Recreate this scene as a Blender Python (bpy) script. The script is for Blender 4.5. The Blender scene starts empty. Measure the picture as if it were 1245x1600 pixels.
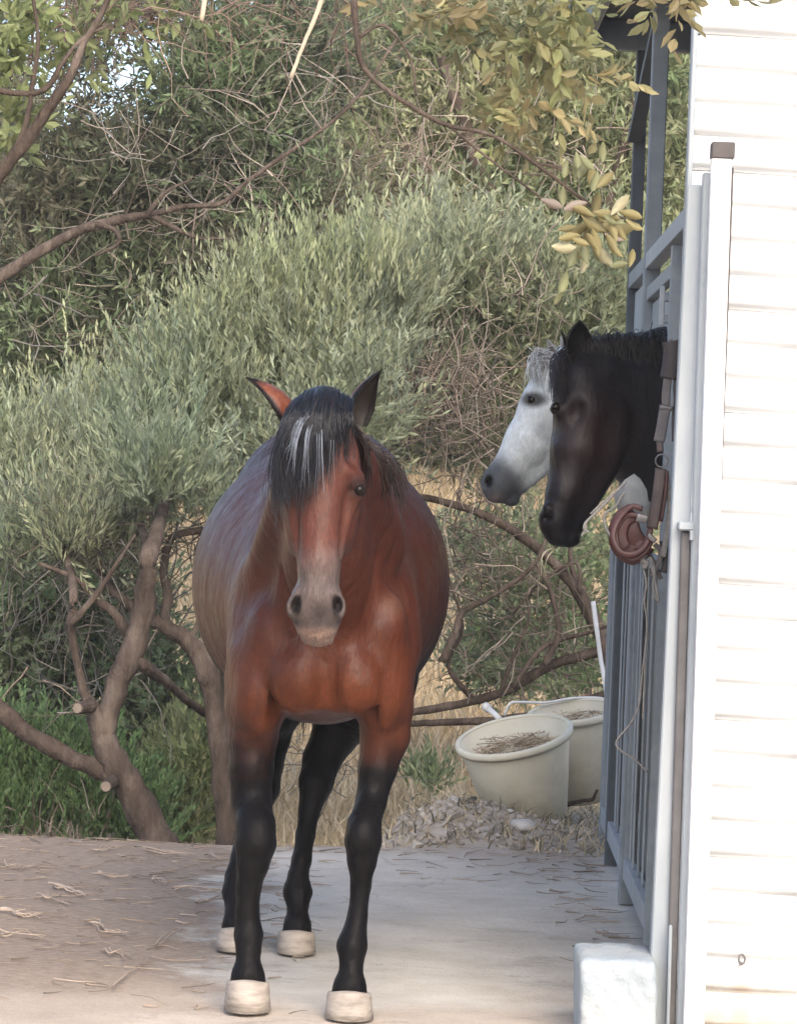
import bpy, math, random
import numpy as np
from mathutils import Vector, Matrix, Euler

SC = bpy.context.scene
COL = SC.collection
R = math.radians
random.seed(7)
RNG = np.random.default_rng(7)

# ------------------------------------------------------------ camera, world, sun, exposure
F = 5600.0                      # focal length in photograph pixels
CAM_H, PITCH, ROLL = 1.43, R(0.64), R(2.25)
CAM_M = Euler((R(90) - PITCH, 0, 0)).to_matrix() @ Matrix.Rotation(ROLL, 3, 'Z')
cam_data = bpy.data.cameras.new('camera')
cam = bpy.data.objects.new('camera', cam_data)
COL.objects.link(cam)
cam.location = (0, 0, CAM_H)
cam.rotation_euler = CAM_M.to_euler()
cam_data.sensor_fit = 'VERTICAL'
cam_data.sensor_height = 36
cam_data.lens = 36 * F / 1600
cam_data.clip_end = 2000
SC.camera = cam

SUN_EL, SUN_AZ = R(36), R(167)   # azimuth measured from +Y towards +X
world = bpy.data.worlds.new('World')
SC.world = world
world.use_nodes = True
nt = world.node_tree
bg = nt.nodes['Background']
sky = nt.nodes.new('ShaderNodeTexSky')
sky.sky_type = 'NISHITA'
sky.sun_disc = False
sky.sun_elevation = SUN_EL
sky.sun_rotation = SUN_AZ
sky.dust_density = 3.0
sky.air_density = 0.8
sky.ozone_density = 0.4
nt.links.new(sky.outputs[0], bg.inputs[0])
bg.inputs[1].default_value = 0.15
sd = bpy.data.lights.new('sun', 'SUN')
sd.energy = 0.85
sd.angle = R(34)
sd.color = (1.0, 0.90, 0.78)
sun = bpy.data.objects.new('sun', sd)
COL.objects.link(sun)
tosun = Vector((math.sin(SUN_AZ) * math.cos(SUN_EL), math.cos(SUN_AZ) * math.cos(SUN_EL), math.sin(SUN_EL)))
sun.rotation_euler = tosun.to_track_quat('Z', 'Y').to_euler()
vs = SC.view_settings
vs.view_transform = 'Standard'
vs.look = 'None'
vs.gamma = 1
vs.use_curve_mapping = False
vs.exposure = 1.6
SC.cycles.max_bounces = 8
SC.cycles.transparent_max_bounces = 8

# ------------------------------------------------------------ measuring helpers
def pt(px, py, Y):
    d = CAM_M @ Vector(((px - 622.5) / F, -(py - 800) / F, -1))
    k = Y / d.y
    return Vector((d.x * k, Y, CAM_H + d.z * k))

def gpt(px, py, z=0.0):
    d = CAM_M @ Vector(((px - 622.5) / F, -(py - 800) / F, -1))
    k = (z - CAM_H) / d.z
    return Vector((d.x * k, d.y * k, z))

def mpx(n, Y):                   # photograph pixels -> metres at distance Y
    return n * Y / F

# ------------------------------------------------------------ objects
def tag(o, label=None, cat=None, group=None, kind=None):
    if label: o['label'] = label
    if cat: o['category'] = cat
    if group: o['group'] = group
    if kind: o['kind'] = kind
    return o

def empty(name, loc, label, cat, group=None):
    o = bpy.data.objects.new(name, None)
    o.empty_display_size = 0.1
    COL.objects.link(o)
    o.location = loc
    bpy.context.view_layer.update()
    return tag(o, label, cat, group)

def link(name, me, parent=None):
    o = bpy.data.objects.new(name, me)
    COL.objects.link(o)
    if parent is not None:
        o.parent = parent
        o.matrix_parent_inverse = Matrix.Translation(-Vector(parent.location))
        if parent.parent is not None:
            o.matrix_parent_inverse = Matrix.Identity(4)
            o.matrix_parent_inverse = Matrix.Identity(4)
    return o

def np_mesh(name, V, quads=None, tris=None, cols=None, smooth=True, mat=None):
    V = np.asarray(V, np.float32)
    me = bpy.data.meshes.new(name)
    nq = 0 if quads is None else len(quads)
    ntr = 0 if tris is None else len(tris)
    idx = []
    if nq: idx.append(np.asarray(quads, np.int32).ravel())
    if ntr: idx.append(np.asarray(tris, np.int32).ravel())
    idx = np.concatenate(idx)
    me.vertices.add(len(V)); me.vertices.foreach_set('co', V.ravel())
    me.loops.add(len(idx)); me.loops.foreach_set('vertex_index', idx)
    st = np.concatenate([np.arange(nq) * 4, nq * 4 + np.arange(ntr) * 3]).astype(np.int32)
    me.polygons.add(nq + ntr); me.polygons.foreach_set('loop_start', st)
    me.polygons.foreach_set('use_smooth', np.full(nq + ntr, smooth))
    if cols is not None:
        a = me.color_attributes.new('tint', 'FLOAT_COLOR', 'POINT')
        c = np.ones((len(V), 4), np.float32); c[:, :cols.shape[1]] = cols
        a.data.foreach_set('color', c.ravel())
    me.update(calc_edges=True)
    me.validate()
    if mat: me.materials.append(mat)
    return me

class MB:
    """collects boxes, beams, tubes and lathes into one mesh"""
    def __init__(s):
        s.v = []; s.f = []; s.c = []
    def add(s, vs_, fs, c=None):
        o = len(s.v)
        s.v += [tuple(v) for v in vs_]
        s.f += [tuple(i + o for i in f) for f in fs]
        s.c += [c or (1, 1, 1)] * len(vs_)
    def box(s, c, size, rot=None, bev=0.0):
        c = Vector(c); hx, hy, hz = [a / 2 for a in size]
        M = rot if rot is not None else Matrix.Identity(3)
        b = min(bev, hx * .9, hy * .9, hz * .9)
        if b <= 0:
            vv = [c + M @ Vector((x * hx, y * hy, z * hz)) for x in (-1, 1) for y in (-1, 1) for z in (-1, 1)]
            s.add(vv, [(0, 1, 3, 2), (4, 6, 7, 5), (0, 4, 5, 1), (2, 3, 7, 6), (0, 2, 6, 4), (1, 5, 7, 3)])
            return
        vv = []; ids = {}
        for i, (x, y, z) in enumerate([(x, y, z) for x in (-1, 1) for y in (-1, 1) for z in (-1, 1)]):
            for a in range(3):
                q = [x * (hx - b), y * (hy - b), z * (hz - b)]
                q[a] = (x * hx, y * hy, z * hz)[a]
                ids[(x, y, z, a)] = len(vv)
                vv.append(c + M @ Vector(q))
        fs = []
        for a in range(3):
            u, w = [k for k in range(3) if k != a]
            for sg in (-1, 1):
                ring = []
                for p, q in ((-1, -1), (1, -1), (1, 1), (-1, 1)):
                    k = [0, 0, 0]; k[a] = sg; k[u] = p; k[w] = q
                    ring.append(ids[(k[0], k[1], k[2], a)])
                fs.append(tuple(ring))
            for p in (-1, 1):
                for q in (-1, 1):
                    k0 = [0, 0, 0]; k0[a] = -1; k0[u] = p; k0[w] = q
                    k1 = list(k0); k1[a] = 1
                    fs.append((ids[(*k0, u)], ids[(*k1, u)], ids[(*k1, w)], ids[(*k0, w)]))
        for x in (-1, 1):
            for y in (-1, 1):
                for z in (-1, 1):
                    fs.append((ids[(x, y, z, 0)], ids[(x, y, z, 1)], ids[(x, y, z, 2)]))
        s.add(vv, fs)
    def beam(s, p0, p1, w, d, up=(0, 0, 1), bev=0.0):
        p0 = Vector(p0); p1 = Vector(p1)
        z = (p1 - p0); L = z.length; z.normalize()
        u = Vector(up)
        if abs(z.dot(u)) > .95: u = Vector((0, 1, 0))
        x = u.cross(z).normalized(); y = z.cross(x)
        M = Matrix((x, y, z)).transposed()
        s.box((p0 + p1) / 2, (w, d, L), M, bev)
    def tube(s, pts, rad, n=8, cap=True, flat=1.0, c=None):
        pts = [Vector(p) for p in pts]
        if not hasattr(rad, '__len__'): rad = [rad] * len(pts)
        vv = []; fs = []
        ref = Vector((0.13, 0.21, 0.97))
        for i, p in enumerate(pts):
            t = (pts[min(i + 1, len(pts) - 1)] - pts[max(i - 1, 0)])
            if t.length < 1e-9: t = Vector((0, 0, 1))
            t.normalize()
            x = ref.cross(t)
            if x.length < .1: x = Vector((1, 0, 0)).cross(t)
            x.normalize(); ref2 = t.cross(x)
            for k in range(n):
                a = 2 * math.pi * k / n
                vv.append(p + x * math.cos(a) * rad[i] + ref2 * math.sin(a) * rad[i] * flat)
            ref = ref2 if False else ref
        for i in range(len(pts) - 1):
            for k in range(n):
                fs.append((i * n + k, i * n + (k + 1) % n, (i + 1) * n + (k + 1) % n, (i + 1) * n + k))
        if cap:
            fs.append(tuple(range(n))[::-1]); fs.append(tuple((len(pts) - 1) * n + k for k in range(n)))
        s.add(vv, fs, c)
    def lathe(s, prof, M, n=40, wob=0.0):
        vv = []; fs = []
        for j, (r, z) in enumerate(prof):
            for k in range(n):
                a = 2 * math.pi * k / n
                rr = r * (1 + wob * math.sin(2 * a + 1) + wob * .5 * math.sin(3 * a))
                vv.append(M @ Vector((rr * math.cos(a), rr * math.sin(a), z)))
        for j in range(len(prof) - 1):
            for k in range(n):
                fs.append((j * n + k, j * n + (k + 1) % n, (j + 1) * n + (k + 1) % n, (j + 1) * n + k))
        s.add(vv, fs)
    def mesh(s, name, mat, smooth=False):
        me = bpy.data.meshes.new(name)
        me.from_pydata(s.v, [], s.f)
        if any(c != (1, 1, 1) for c in s.c):
            a = me.color_attributes.new('tint', 'FLOAT_COLOR', 'POINT')
            a.data.foreach_set('color', np.array([(*c, 1) for c in s.c], np.float32).ravel())
        if smooth: me.polygons.foreach_set('use_smooth', [True] * len(me.polygons))
        me.materials.append(mat)
        me.update()
        return me
    def build(s, name, mat, parent=None, smooth=False):
        return link(name, s.mesh(name, mat, smooth), parent)

def spline(pts, n):
    """Catmull-Rom through pts, n samples per span"""
    P = [Vector(p) for p in pts]
    P = [P[0] * 2 - P[1]] + P + [P[-1] * 2 - P[-2]]
    out = []
    for i in range(1, len(P) - 2):
        for k in range(n):
            t = k / n
            out.append(.5 * ((2 * P[i]) + (P[i + 1] - P[i - 1]) * t + (2 * P[i - 1] - 5 * P[i] + 4 * P[i + 1] - P[i + 2]) * t * t
                             + (3 * P[i] - P[i - 1] - 3 * P[i + 1] + P[i + 2]) * t ** 3))
    out.append(P[-2])
    return out

# ------------------------------------------------------------ materials
def new_mat(name):
    m = bpy.data.materials.new(name); m.use_nodes = True
    n = m.node_tree.nodes; l = m.node_tree.links
    return m, n, l, n['Principled BSDF']

def ramp(n, stops):
    r = n.new('ShaderNodeValToRGB')
    while len(r.color_ramp.elements) < len(stops): r.color_ramp.elements.new(.5)
    for e, (p, c) in zip(r.color_ramp.elements, stops):
        e.position = p; e.color = (*c, 1)
    return r

def noise(n, l, scale, detail=4, rough=.6, coord='Object', stretch=None, dist=0.0):
    t = n.new('ShaderNodeTexNoise')
    t.inputs['Scale'].default_value = scale; t.inputs['Detail'].default_value = detail
    t.inputs['Roughness'].default_value = rough; t.inputs['Distortion'].default_value = dist
    tc = n.new('ShaderNodeTexCoord')
    if stretch:
        mp = n.new('ShaderNodeMapping'); mp.inputs['Scale'].default_value = stretch
        l.new(tc.outputs[coord], mp.inputs[0]); l.new(mp.outputs[0], t.inputs['Vector'])
    else:
        l.new(tc.outputs[coord], t.inputs['Vector'])
    return t

def mat_noise(name, c1, c2, scale=8, rough=.7, bump=.2, bscale=60, bdist=.004, stretch=None, metallic=0, c3=None, spec=.5, detail=6):
    m, n, l, b = new_mat(name)
    t = noise(n, l, scale, detail, .65, stretch=stretch)
    stops = [(.3, c1), (.7, c2)] if c3 is None else [(.28, c1), (.5, c2), (.72, c3)]
    r = ramp(n, stops)
    l.new(t.outputs['Fac'], r.inputs[0]); l.new(r.outputs[0], b.inputs['Base Color'])
    b.inputs['Roughness'].default_value = rough; b.inputs['Metallic'].default_value = metallic
    b.inputs['Specular IOR Level'].default_value = spec
    if bump:
        t2 = noise(n, l, bscale, 5, .6, stretch=stretch)
        bp = n.new('ShaderNodeBump'); bp.inputs['Strength'].default_value = bump; bp.inputs['Distance'].default_value = bdist
        l.new(t2.outputs['Fac'], bp.inputs['Height']); l.new(bp.outputs[0], b.inputs['Normal'])
    return m

def mat_tint(name, rough=.5, spec=.5, bump=.3, bscale=220, bdist=.0015, var=.25, vscale=14, sheen=0, stretch=None, coat=0):
    """base colour from the 'tint' attribute, broken up by noise"""
    m, n, l, b = new_mat(name)
    a = n.new('ShaderNodeAttribute'); a.attribute_name = 'tint'
    t = noise(n, l, vscale, 5, .6)
    mr = n.new('ShaderNodeMapRange'); mr.inputs[1].default_value = .3; mr.inputs[2].default_value = .7
    mr.inputs[3].default_value = 1 - var; mr.inputs[4].default_value = 1 + var
    l.new(t.outputs['Fac'], mr.inputs[0])
    mx = n.new('ShaderNodeVectorMath'); mx.operation = 'SCALE'
    l.new(a.outputs['Color'], mx.inputs[0]); l.new(mr.outputs[0], mx.inputs['Scale'])
    l.new(mx.outputs[0], b.inputs['Base Color'])
    b.inputs['Roughness'].default_value = rough; b.inputs['Specular IOR Level'].default_value = spec
    if stretch:                       # black points of the coat are duller than the brown
        sp2 = n.new('ShaderNodeSeparateColor'); l.new(a.outputs['Color'], sp2.inputs[0])
        m2 = n.new('ShaderNodeMapRange'); m2.inputs[1].default_value = .004; m2.inputs[2].default_value = .05
        m2.inputs[3].default_value = spec * .35; m2.inputs[4].default_value = spec
        l.new(sp2.outputs[0], m2.inputs[0]); l.new(m2.outputs[0], b.inputs['Specular IOR Level'])
    if sheen:
        b.inputs['Sheen Weight'].default_value = sheen; b.inputs['Sheen Roughness'].default_value = .45
    if coat:
        b.inputs['Coat Weight'].default_value = coat; b.inputs['Coat Roughness'].default_value = .35
    if bump:
        t2 = noise(n, l, bscale, 3, .5, stretch=stretch)
        bp = n.new('ShaderNodeBump'); bp.inputs['Strength'].default_value = bump; bp.inputs['Distance'].default_value = bdist
        l.new(t2.outputs['Fac'], bp.inputs['Height']); l.new(bp.outputs[0], b.inputs['Normal'])
    return m

def mat_leaf(name, trans=.5, rough=.55):
    m, n, l, b = new_mat(name)
    a = n.new('ShaderNodeAttribute'); a.attribute_name = 'tint'
    l.new(a.outputs['Color'], b.inputs['Base Color'])
    b.inputs['Roughness'].default_value = rough; b.inputs['Specular IOR Level'].default_value = .4
    tr = n.new('ShaderNodeBsdfTranslucent'); l.new(a.outputs['Color'], tr.inputs[0])
    mx = n.new('ShaderNodeMixShader'); mx.inputs[0].default_value = trans
    l.new(b.outputs[0], mx.inputs[1]); l.new(tr.outputs[0], mx.inputs[2])
    l.new(mx.outputs[0], n['Material Output'].inputs[0])
    return m

M_LEAF = mat_leaf('leaf')
M_BARK = mat_noise('bark', (.036, .027, .022), (.078, .060, .049), 11, .95, 1.0, 45, .02, stretch=(1, 1, .35), c3=(.155, .125, .105), spec=.12)
M_TWIG = mat_tint('twig', .9, .2, 0, var=.3, vscale=5)
M_SIDING, n, l, b = new_mat('white_siding')
_t = noise(n, l, 3, 6, .7, stretch=(1, 1, .4)); _r = ramp(n, [(.25, (.51, .525, .54)), (.6, (.60, .62, .635))]); l.new(_t.outputs[0], _r.inputs[0])
_g = n.new('ShaderNodeNewGeometry'); _q = pt(1158, 1560, 9.35)
_m = n.new('ShaderNodeMapping'); _m.inputs['Location'].default_value = (-_q.x / .035, 0, -_q.z / .11); _m.inputs['Scale'].default_value = (1 / .035, 0, 1 / .11)
l.new(_g.outputs['Position'], _m.inputs[0]); _l = n.new('ShaderNodeVectorMath'); _l.operation = 'LENGTH'; l.new(_m.outputs[0], _l.inputs[0])
_n2 = noise(n, l, 30, 5, .7); _a = n.new('ShaderNodeMath'); _a.operation = 'MULTIPLY_ADD'; l.new(_n2.outputs[0], _a.inputs[0]); _a.inputs[1].default_value = 1.4; l.new(_l.outputs['Value'], _a.inputs[2])
_s = n.new('ShaderNodeMapRange'); l.new(_a.outputs[0], _s.inputs[0]); _s.inputs[1].default_value = 1.7; _s.inputs[2].default_value = .9; _s.inputs[4].default_value = .5
_x = n.new('ShaderNodeMix'); _x.data_type = 'RGBA'; l.new(_s.outputs[0], _x.inputs[0]); l.new(_r.outputs[0], _x.inputs[6]); _x.inputs[7].default_value = (.40, .27, .18, 1)
_z = n.new('ShaderNodeSeparateXYZ'); l.new(_g.outputs['Position'], _z.inputs[0])
_zz = n.new('ShaderNodeMath'); _zz.operation = 'MULTIPLY_ADD'; l.new(_n2.outputs[0], _zz.inputs[0]); _zz.inputs[1].default_value = -.3; l.new(_z.outputs[2], _zz.inputs[2])
_d = n.new('ShaderNodeMapRange'); l.new(_zz.outputs[0], _d.inputs[0]); _d.inputs[1].default_value = .05; _d.inputs[2].default_value = -.12; _d.inputs[4].default_value = .7
_y = n.new('ShaderNodeMix'); _y.data_type = 'RGBA'; l.new(_d.outputs[0], _y.inputs[0]); l.new(_x.outputs[2], _y.inputs[6]); _y.inputs[7].default_value = (.36, .30, .23, 1)
l.new(_y.outputs[2], b.inputs['Base Color']); b.inputs['Roughness'].default_value = .5
M_WHITE = mat_noise('white_paint', (.76, .77, .77), (.83, .83, .82), 6, .5, .2, 60, .002)
M_PALE = mat_noise('pale_blue_paint', (.23, .265, .295), (.33, .365, .395), 7, .5, .25, 70, .002, stretch=(1, 1, .25))
M_BLUE = mat_noise('blue_grey_paint', (.15, .18, .205), (.23, .265, .29), 9, .5, .2, 60, .002)
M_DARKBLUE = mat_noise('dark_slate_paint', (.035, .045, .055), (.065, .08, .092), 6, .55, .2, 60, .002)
M_RUST = mat_noise('brown_weathered_metal', (.085, .083, .085), (.14, .136, .138), 10, .8, .3, 80, .002)
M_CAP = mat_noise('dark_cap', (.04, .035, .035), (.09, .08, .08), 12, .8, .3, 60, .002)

def mat_coat(name, rough, spec, var=.16, relief=.006, flow=(1, 1, .22), hair=.30, fleck=None):
    m, n, l, b = new_mat(name)
    a = n.new('ShaderNodeAttribute'); a.attribute_name = 'tint'
    big = noise(n, l, 7, 6, .62, dist=.6)
    fine = noise(n, l, 260, 3, .6, stretch=flow)
    mid = noise(n, l, 55, 4, .65, stretch=(1, 1, .5))
    def mrg(v, lo, hi):
        q = n.new('ShaderNodeMapRange'); q.inputs[1].default_value = .3; q.inputs[2].default_value = .7
        q.inputs[3].default_value = lo; q.inputs[4].default_value = hi; l.new(v, q.inputs[0]); return q.outputs[0]
    def mul(a_, b_):
        q = n.new('ShaderNodeMath'); q.operation = 'MULTIPLY'; l.new(a_, q.inputs[0]); l.new(b_, q.inputs[1]); return q.outputs[0]
    k = mul(mul(mrg(big.outputs[0], 1 - var, 1 + var), mrg(fine.outputs[0], 1 - hair, 1 + hair)), mrg(mid.outputs[0], .86, 1.14))
    mx = n.new('ShaderNodeVectorMath'); mx.operation = 'SCALE'
    l.new(a.outputs['Color'], mx.inputs[0]); l.new(k, mx.inputs['Scale']); l.new(mx.outputs[0], b.inputs['Base Color'])
    sp2 = n.new('ShaderNodeSeparateColor'); l.new(a.outputs['Color'], sp2.inputs[0])
    m2 = n.new('ShaderNodeMapRange'); m2.inputs[1].default_value = .004; m2.inputs[2].default_value = .04
    m2.inputs[3].default_value = spec * .3; m2.inputs[4].default_value = spec
    l.new(sp2.outputs[0], m2.inputs[0]); l.new(m2.outputs[0], b.inputs['Specular IOR Level'])
    l.new(mrg(mid.outputs[0], rough - .08, rough + .12), b.inputs['Roughness'])
    b1 = n.new('ShaderNodeBump'); b1.inputs['Strength'].default_value = .8; b1.inputs['Distance'].default_value = relief
    mus = noise(n, l, 11, 3, .5, stretch=(1, 1, .55), dist=.4)
    l.new(mus.outputs[0], b1.inputs['Height'])
    b2 = n.new('ShaderNodeBump'); b2.inputs['Strength'].default_value = .55; b2.inputs['Distance'].default_value = .0022
    l.new(fine.outputs[0], b2.inputs['Height']); l.new(b1.outputs[0], b2.inputs['Normal']); l.new(b2.outputs[0], b.inputs['Normal'])
    return m

# ------------------------------------------------------------ terrain
def fnoise(x, y, seed, freq, octs=4):
    """cheap value noise"""
    rs = np.random.default_rng(seed); out = np.zeros_like(x); amp = 1
    for o in range(octs):
        g = rs.random((64, 64))
        u = x * freq + 17.3 * o; v = y * freq + 9.1 * o
        i = np.floor(u).astype(int); j = np.floor(v).astype(int)
        fu = u - i; fv = v - j
        fu = fu * fu * (3 - 2 * fu); fv = fv * fv * (3 - 2 * fv)
        a = g[i % 64, j % 64]; b = g[(i + 1) % 64, j % 64]; c = g[i % 64, (j + 1) % 64]; d = g[(i + 1) % 64, (j + 1) % 64]
        out += amp * ((a * (1 - fu) + b * fu) * (1 - fv) + (c * (1 - fu) + d * fu) * fv - .5)
        amp *= .5; freq *= 2.03
    return out

def sstep(a, b, x):
    t = np.clip((x - a) / (b - a), 0, 1)
    return t * t * (3 - 2 * t)

def edge_y(x):
    return 13.55 + .25 * np.sin(x * 2.1 + .5) * .3 + sstep(-.05, .35, x) * 1.9

def ground_h(x, y):
    x = np.asarray(x, float); y = np.asarray(y, float)
    near = .012 * fnoise(x, y, 3, 1.6, 5) + .02 * fnoise(x, y, 5, .4, 2)
    e = edge_y(x)
    drop = -sstep(0, 1.6, y - e) * .55
    rise = np.maximum(y - 18, 0) * .16
    rise = np.where(y > 60, 42 * .16 + (y - 60) * .010, rise)
    side = sstep(6, 60, np.abs(x)) * 2.0 * sstep(15, 30, y)
    # rubble heap behind the slab beside the buckets
    mx, my = .27, 14.3
    heap = .10 * np.exp(-(((x - mx) / .38) ** 2 + ((y - my) / .5) ** 2)) * (1 + .8 * fnoise(x, y, 8, 6, 3))
    heap += .03 * np.exp(-(((x - .6) / .5) ** 2 + ((y - 14.1) / .35) ** 2)) * (1 + 1.2 * fnoise(x, y, 9, 7, 3))
    bump = sstep(14, 15, y) * .12 * fnoise(x, y, 11, .7, 4)
    return near + drop + rise + side + heap + bump

def axis(parts):
    out = [parts[0][0]]
    for a, b, st in parts:
        n = max(1, int(round((b - a) / st)))
        out += list(np.linspace(a, b, n + 1)[1:])
    return np.array(out)

xs = axis([(-300, -60, 30), (-60, -12, 4), (-12, -2.5, .5), (-2.5, 2.5, .03), (2.5, 12, .5), (12, 60, 4), (60, 300, 30)])
ys = axis([(-60, 0, 6), (0, 8, .5), (8, 17, .03), (17, 30, .4), (30, 60, 2), (60, 700, 32)])
gx, gy = np.meshgrid(xs, ys, indexing='ij')
gz = ground_h(gx, gy)
V = np.stack([gx, gy, gz], -1).reshape(-1, 3)
nx_, ny_ = len(xs), len(ys)
ii, jj = np.meshgrid(np.arange(nx_ - 1), np.arange(ny_ - 1), indexing='ij')
a = (ii * ny_ + jj).ravel()
quads = np.stack([a, a + ny_, a + ny_ + 1, a + 1], -1)

m, n, l, b = new_mat('ground_soil')
geo = n.new('ShaderNodeNewGeometry'); sep = n.new('ShaderNodeSeparateXYZ'); l.new(geo.outputs['Position'], sep.inputs[0])
# dusty concrete (right), brown litter soil (left back), painted warm sunlight (front)
nz1 = noise(n, l, 2.2, 7, .7, 'Object'); nz2 = noise(n, l, 26, 6, .7, 'Object', stretch=(1, 2.2, 1)); nz3 = noise(n, l, 1.1, 3, .5, 'Object')
r_c = ramp(n, [(.3, (.40, .37, .325)), (.5, (.50, .47, .42)), (.7, (.60, .57, .52))]); l.new(nz1.outputs[0], r_c.inputs[0])
r_s = ramp(n, [(.3, (.17, .130, .10)), (.5, (.27, .215, .170)), (.72, (.38, .315, .255))]); l.new(nz2.outputs[0], r_s.inputs[0])
r_w = ramp(n, [(.3, (.40, .33, .265)), (.7, (.55, .465, .38))]); l.new(nz1.outputs[0], r_w.inputs[0])
def mathn(op, a, b_):
    q = n.new('ShaderNodeMath'); q.operation = op
    for i, v in enumerate((a, b_)):
        if isinstance(v, (int, float)): q.inputs[i].default_value = v
        else: l.new(v, q.inputs[i])
    return q.outputs[0]
def mrange(v, a, b_, c=0, d=1):
    q = n.new('ShaderNodeMapRange'); q.interpolation_type = 'SMOOTHSTEP'
    l.new(v, q.inputs[0])
    for i, t_ in enumerate((a, b_, c, d)): q.inputs[i + 1].default_value = t_
    return q.outputs[0]
def mixc(f, a, b_):
    q = n.new('ShaderNodeMix'); q.data_type = 'RGBA'
    if isinstance(f, (int, float)): q.inputs[0].default_value = f
    else: l.new(f, q.inputs[0])
    for i, v in ((6, a), (7, b_)):
        if isinstance(v, tuple): q.inputs[i].default_value = (*v, 1)
        else: l.new(v, q.inputs[i])
    return q.outputs[2]
wob = mathn('MULTIPLY', mathn('SUBTRACT', nz1.outputs[0], .5), 1.3)
xw = mathn('ADD', sep.outputs[0], wob)
yw = mathn('ADD', sep.outputs[1], mathn('MULTIPLY', mathn('SUBTRACT', nz3.outputs[0], .5), 3.0))
f_left = mrange(xw, -.35, -.62)          # soil on the left
f_front = mrange(yw, 10.2, 9.1)          # warm sunlight put into the colour of the front ground
c1 = mixc(f_left, r_c.outputs[0], r_s.outputs[0])
c2 = mixc(mathn('MULTIPLY', f_front, .85), c1, r_w.outputs[0])
f_heap = mrange(yw, 12.9, 13.6)
c2 = mixc(mathn('MULTIPLY', f_heap, .5), c2, r_s.outputs[0])
straw = ramp(n, [(.3, (.34, .26, .15)), (.5, (.52, .41, .25)), (.7, (.66, .54, .37))]); l.new(noise(n, l, 3.2, 8, .7).outputs[0], straw.inputs[0])
c3 = mixc(mrange(sep.outputs[1], 15.5, 16.8), c2, straw.outputs[0])
green = noise(n, l, .5, 5, .7)
c3 = mixc(mathn('MULTIPLY', mrange(green.outputs[0], .5, .62), mathn('MULTIPLY', mrange(sep.outputs[1], 60, 90), .9)), c3, (.07, .085, .04))
spk = noise(n, l, 160, 4, .75); crk = n.new('ShaderNodeTexVoronoi'); crk.feature = 'DISTANCE_TO_EDGE'; crk.inputs['Scale'].default_value = .9
tcc = n.new('ShaderNodeTexCoord'); wv = n.new('ShaderNodeVectorMath'); wv.operation = 'MULTIPLY_ADD'; l.new(noise(n, l, 4, 4, .7).outputs['Color'], wv.inputs[0]); wv.inputs[1].default_value = (.35, .35, 0); l.new(tcc.outputs['Object'], wv.inputs[2]); l.new(wv.outputs[0], crk.inputs['Vector'])
dark = mathn('MULTIPLY', mrange(spk.outputs[0], .54, .68), .62)
stain = mathn('MULTIPLY', mrange(noise(n, l, 1.7, 8, .75, stretch=(1, 1.8, 1)).outputs[0], .54, .68), .5)
ck = mathn('MULTIPLY', mrange(crk.outputs[0], .006, .0), mathn('MULTIPLY', mathn('SUBTRACT', 1.0, f_left), .45))
dk = mathn('MAXIMUM', mathn('MAXIMUM', dark, ck), stain)
c3 = mixc(mathn('MULTIPLY', dk, mrange(sep.outputs[1], 15.2, 14.2)), c3, (.17, .145, .12))
l.new(c3, b.inputs['Base Color']); b.inputs['Roughness'].default_value = .95; b.inputs['Specular IOR Level'].default_value = .15
bp = n.new('ShaderNodeBump'); bp.inputs['Strength'].default_value = .7; bp.inputs['Distance'].default_value = .012
l.new(mathn('ADD', nz2.outputs[0], mathn('MULTIPLY', noise(n, l, 90, 4, .6).outputs[0], .5)), bp.inputs['Height']); l.new(bp.outputs[0], b.inputs['Normal'])
g = link('ground', np_mesh('ground', V, quads, mat=m)); tag(g, kind='structure', label='dusty yard ground with a dry grassy hillside behind')

def gh(x, y): return float(ground_h(np.array(x), np.array(y)))

# ------------------------------------------------------------ vegetation builders
def unit(a):
    return a / np.maximum(np.linalg.norm(a, axis=-1, keepdims=True), 1e-9)

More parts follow.
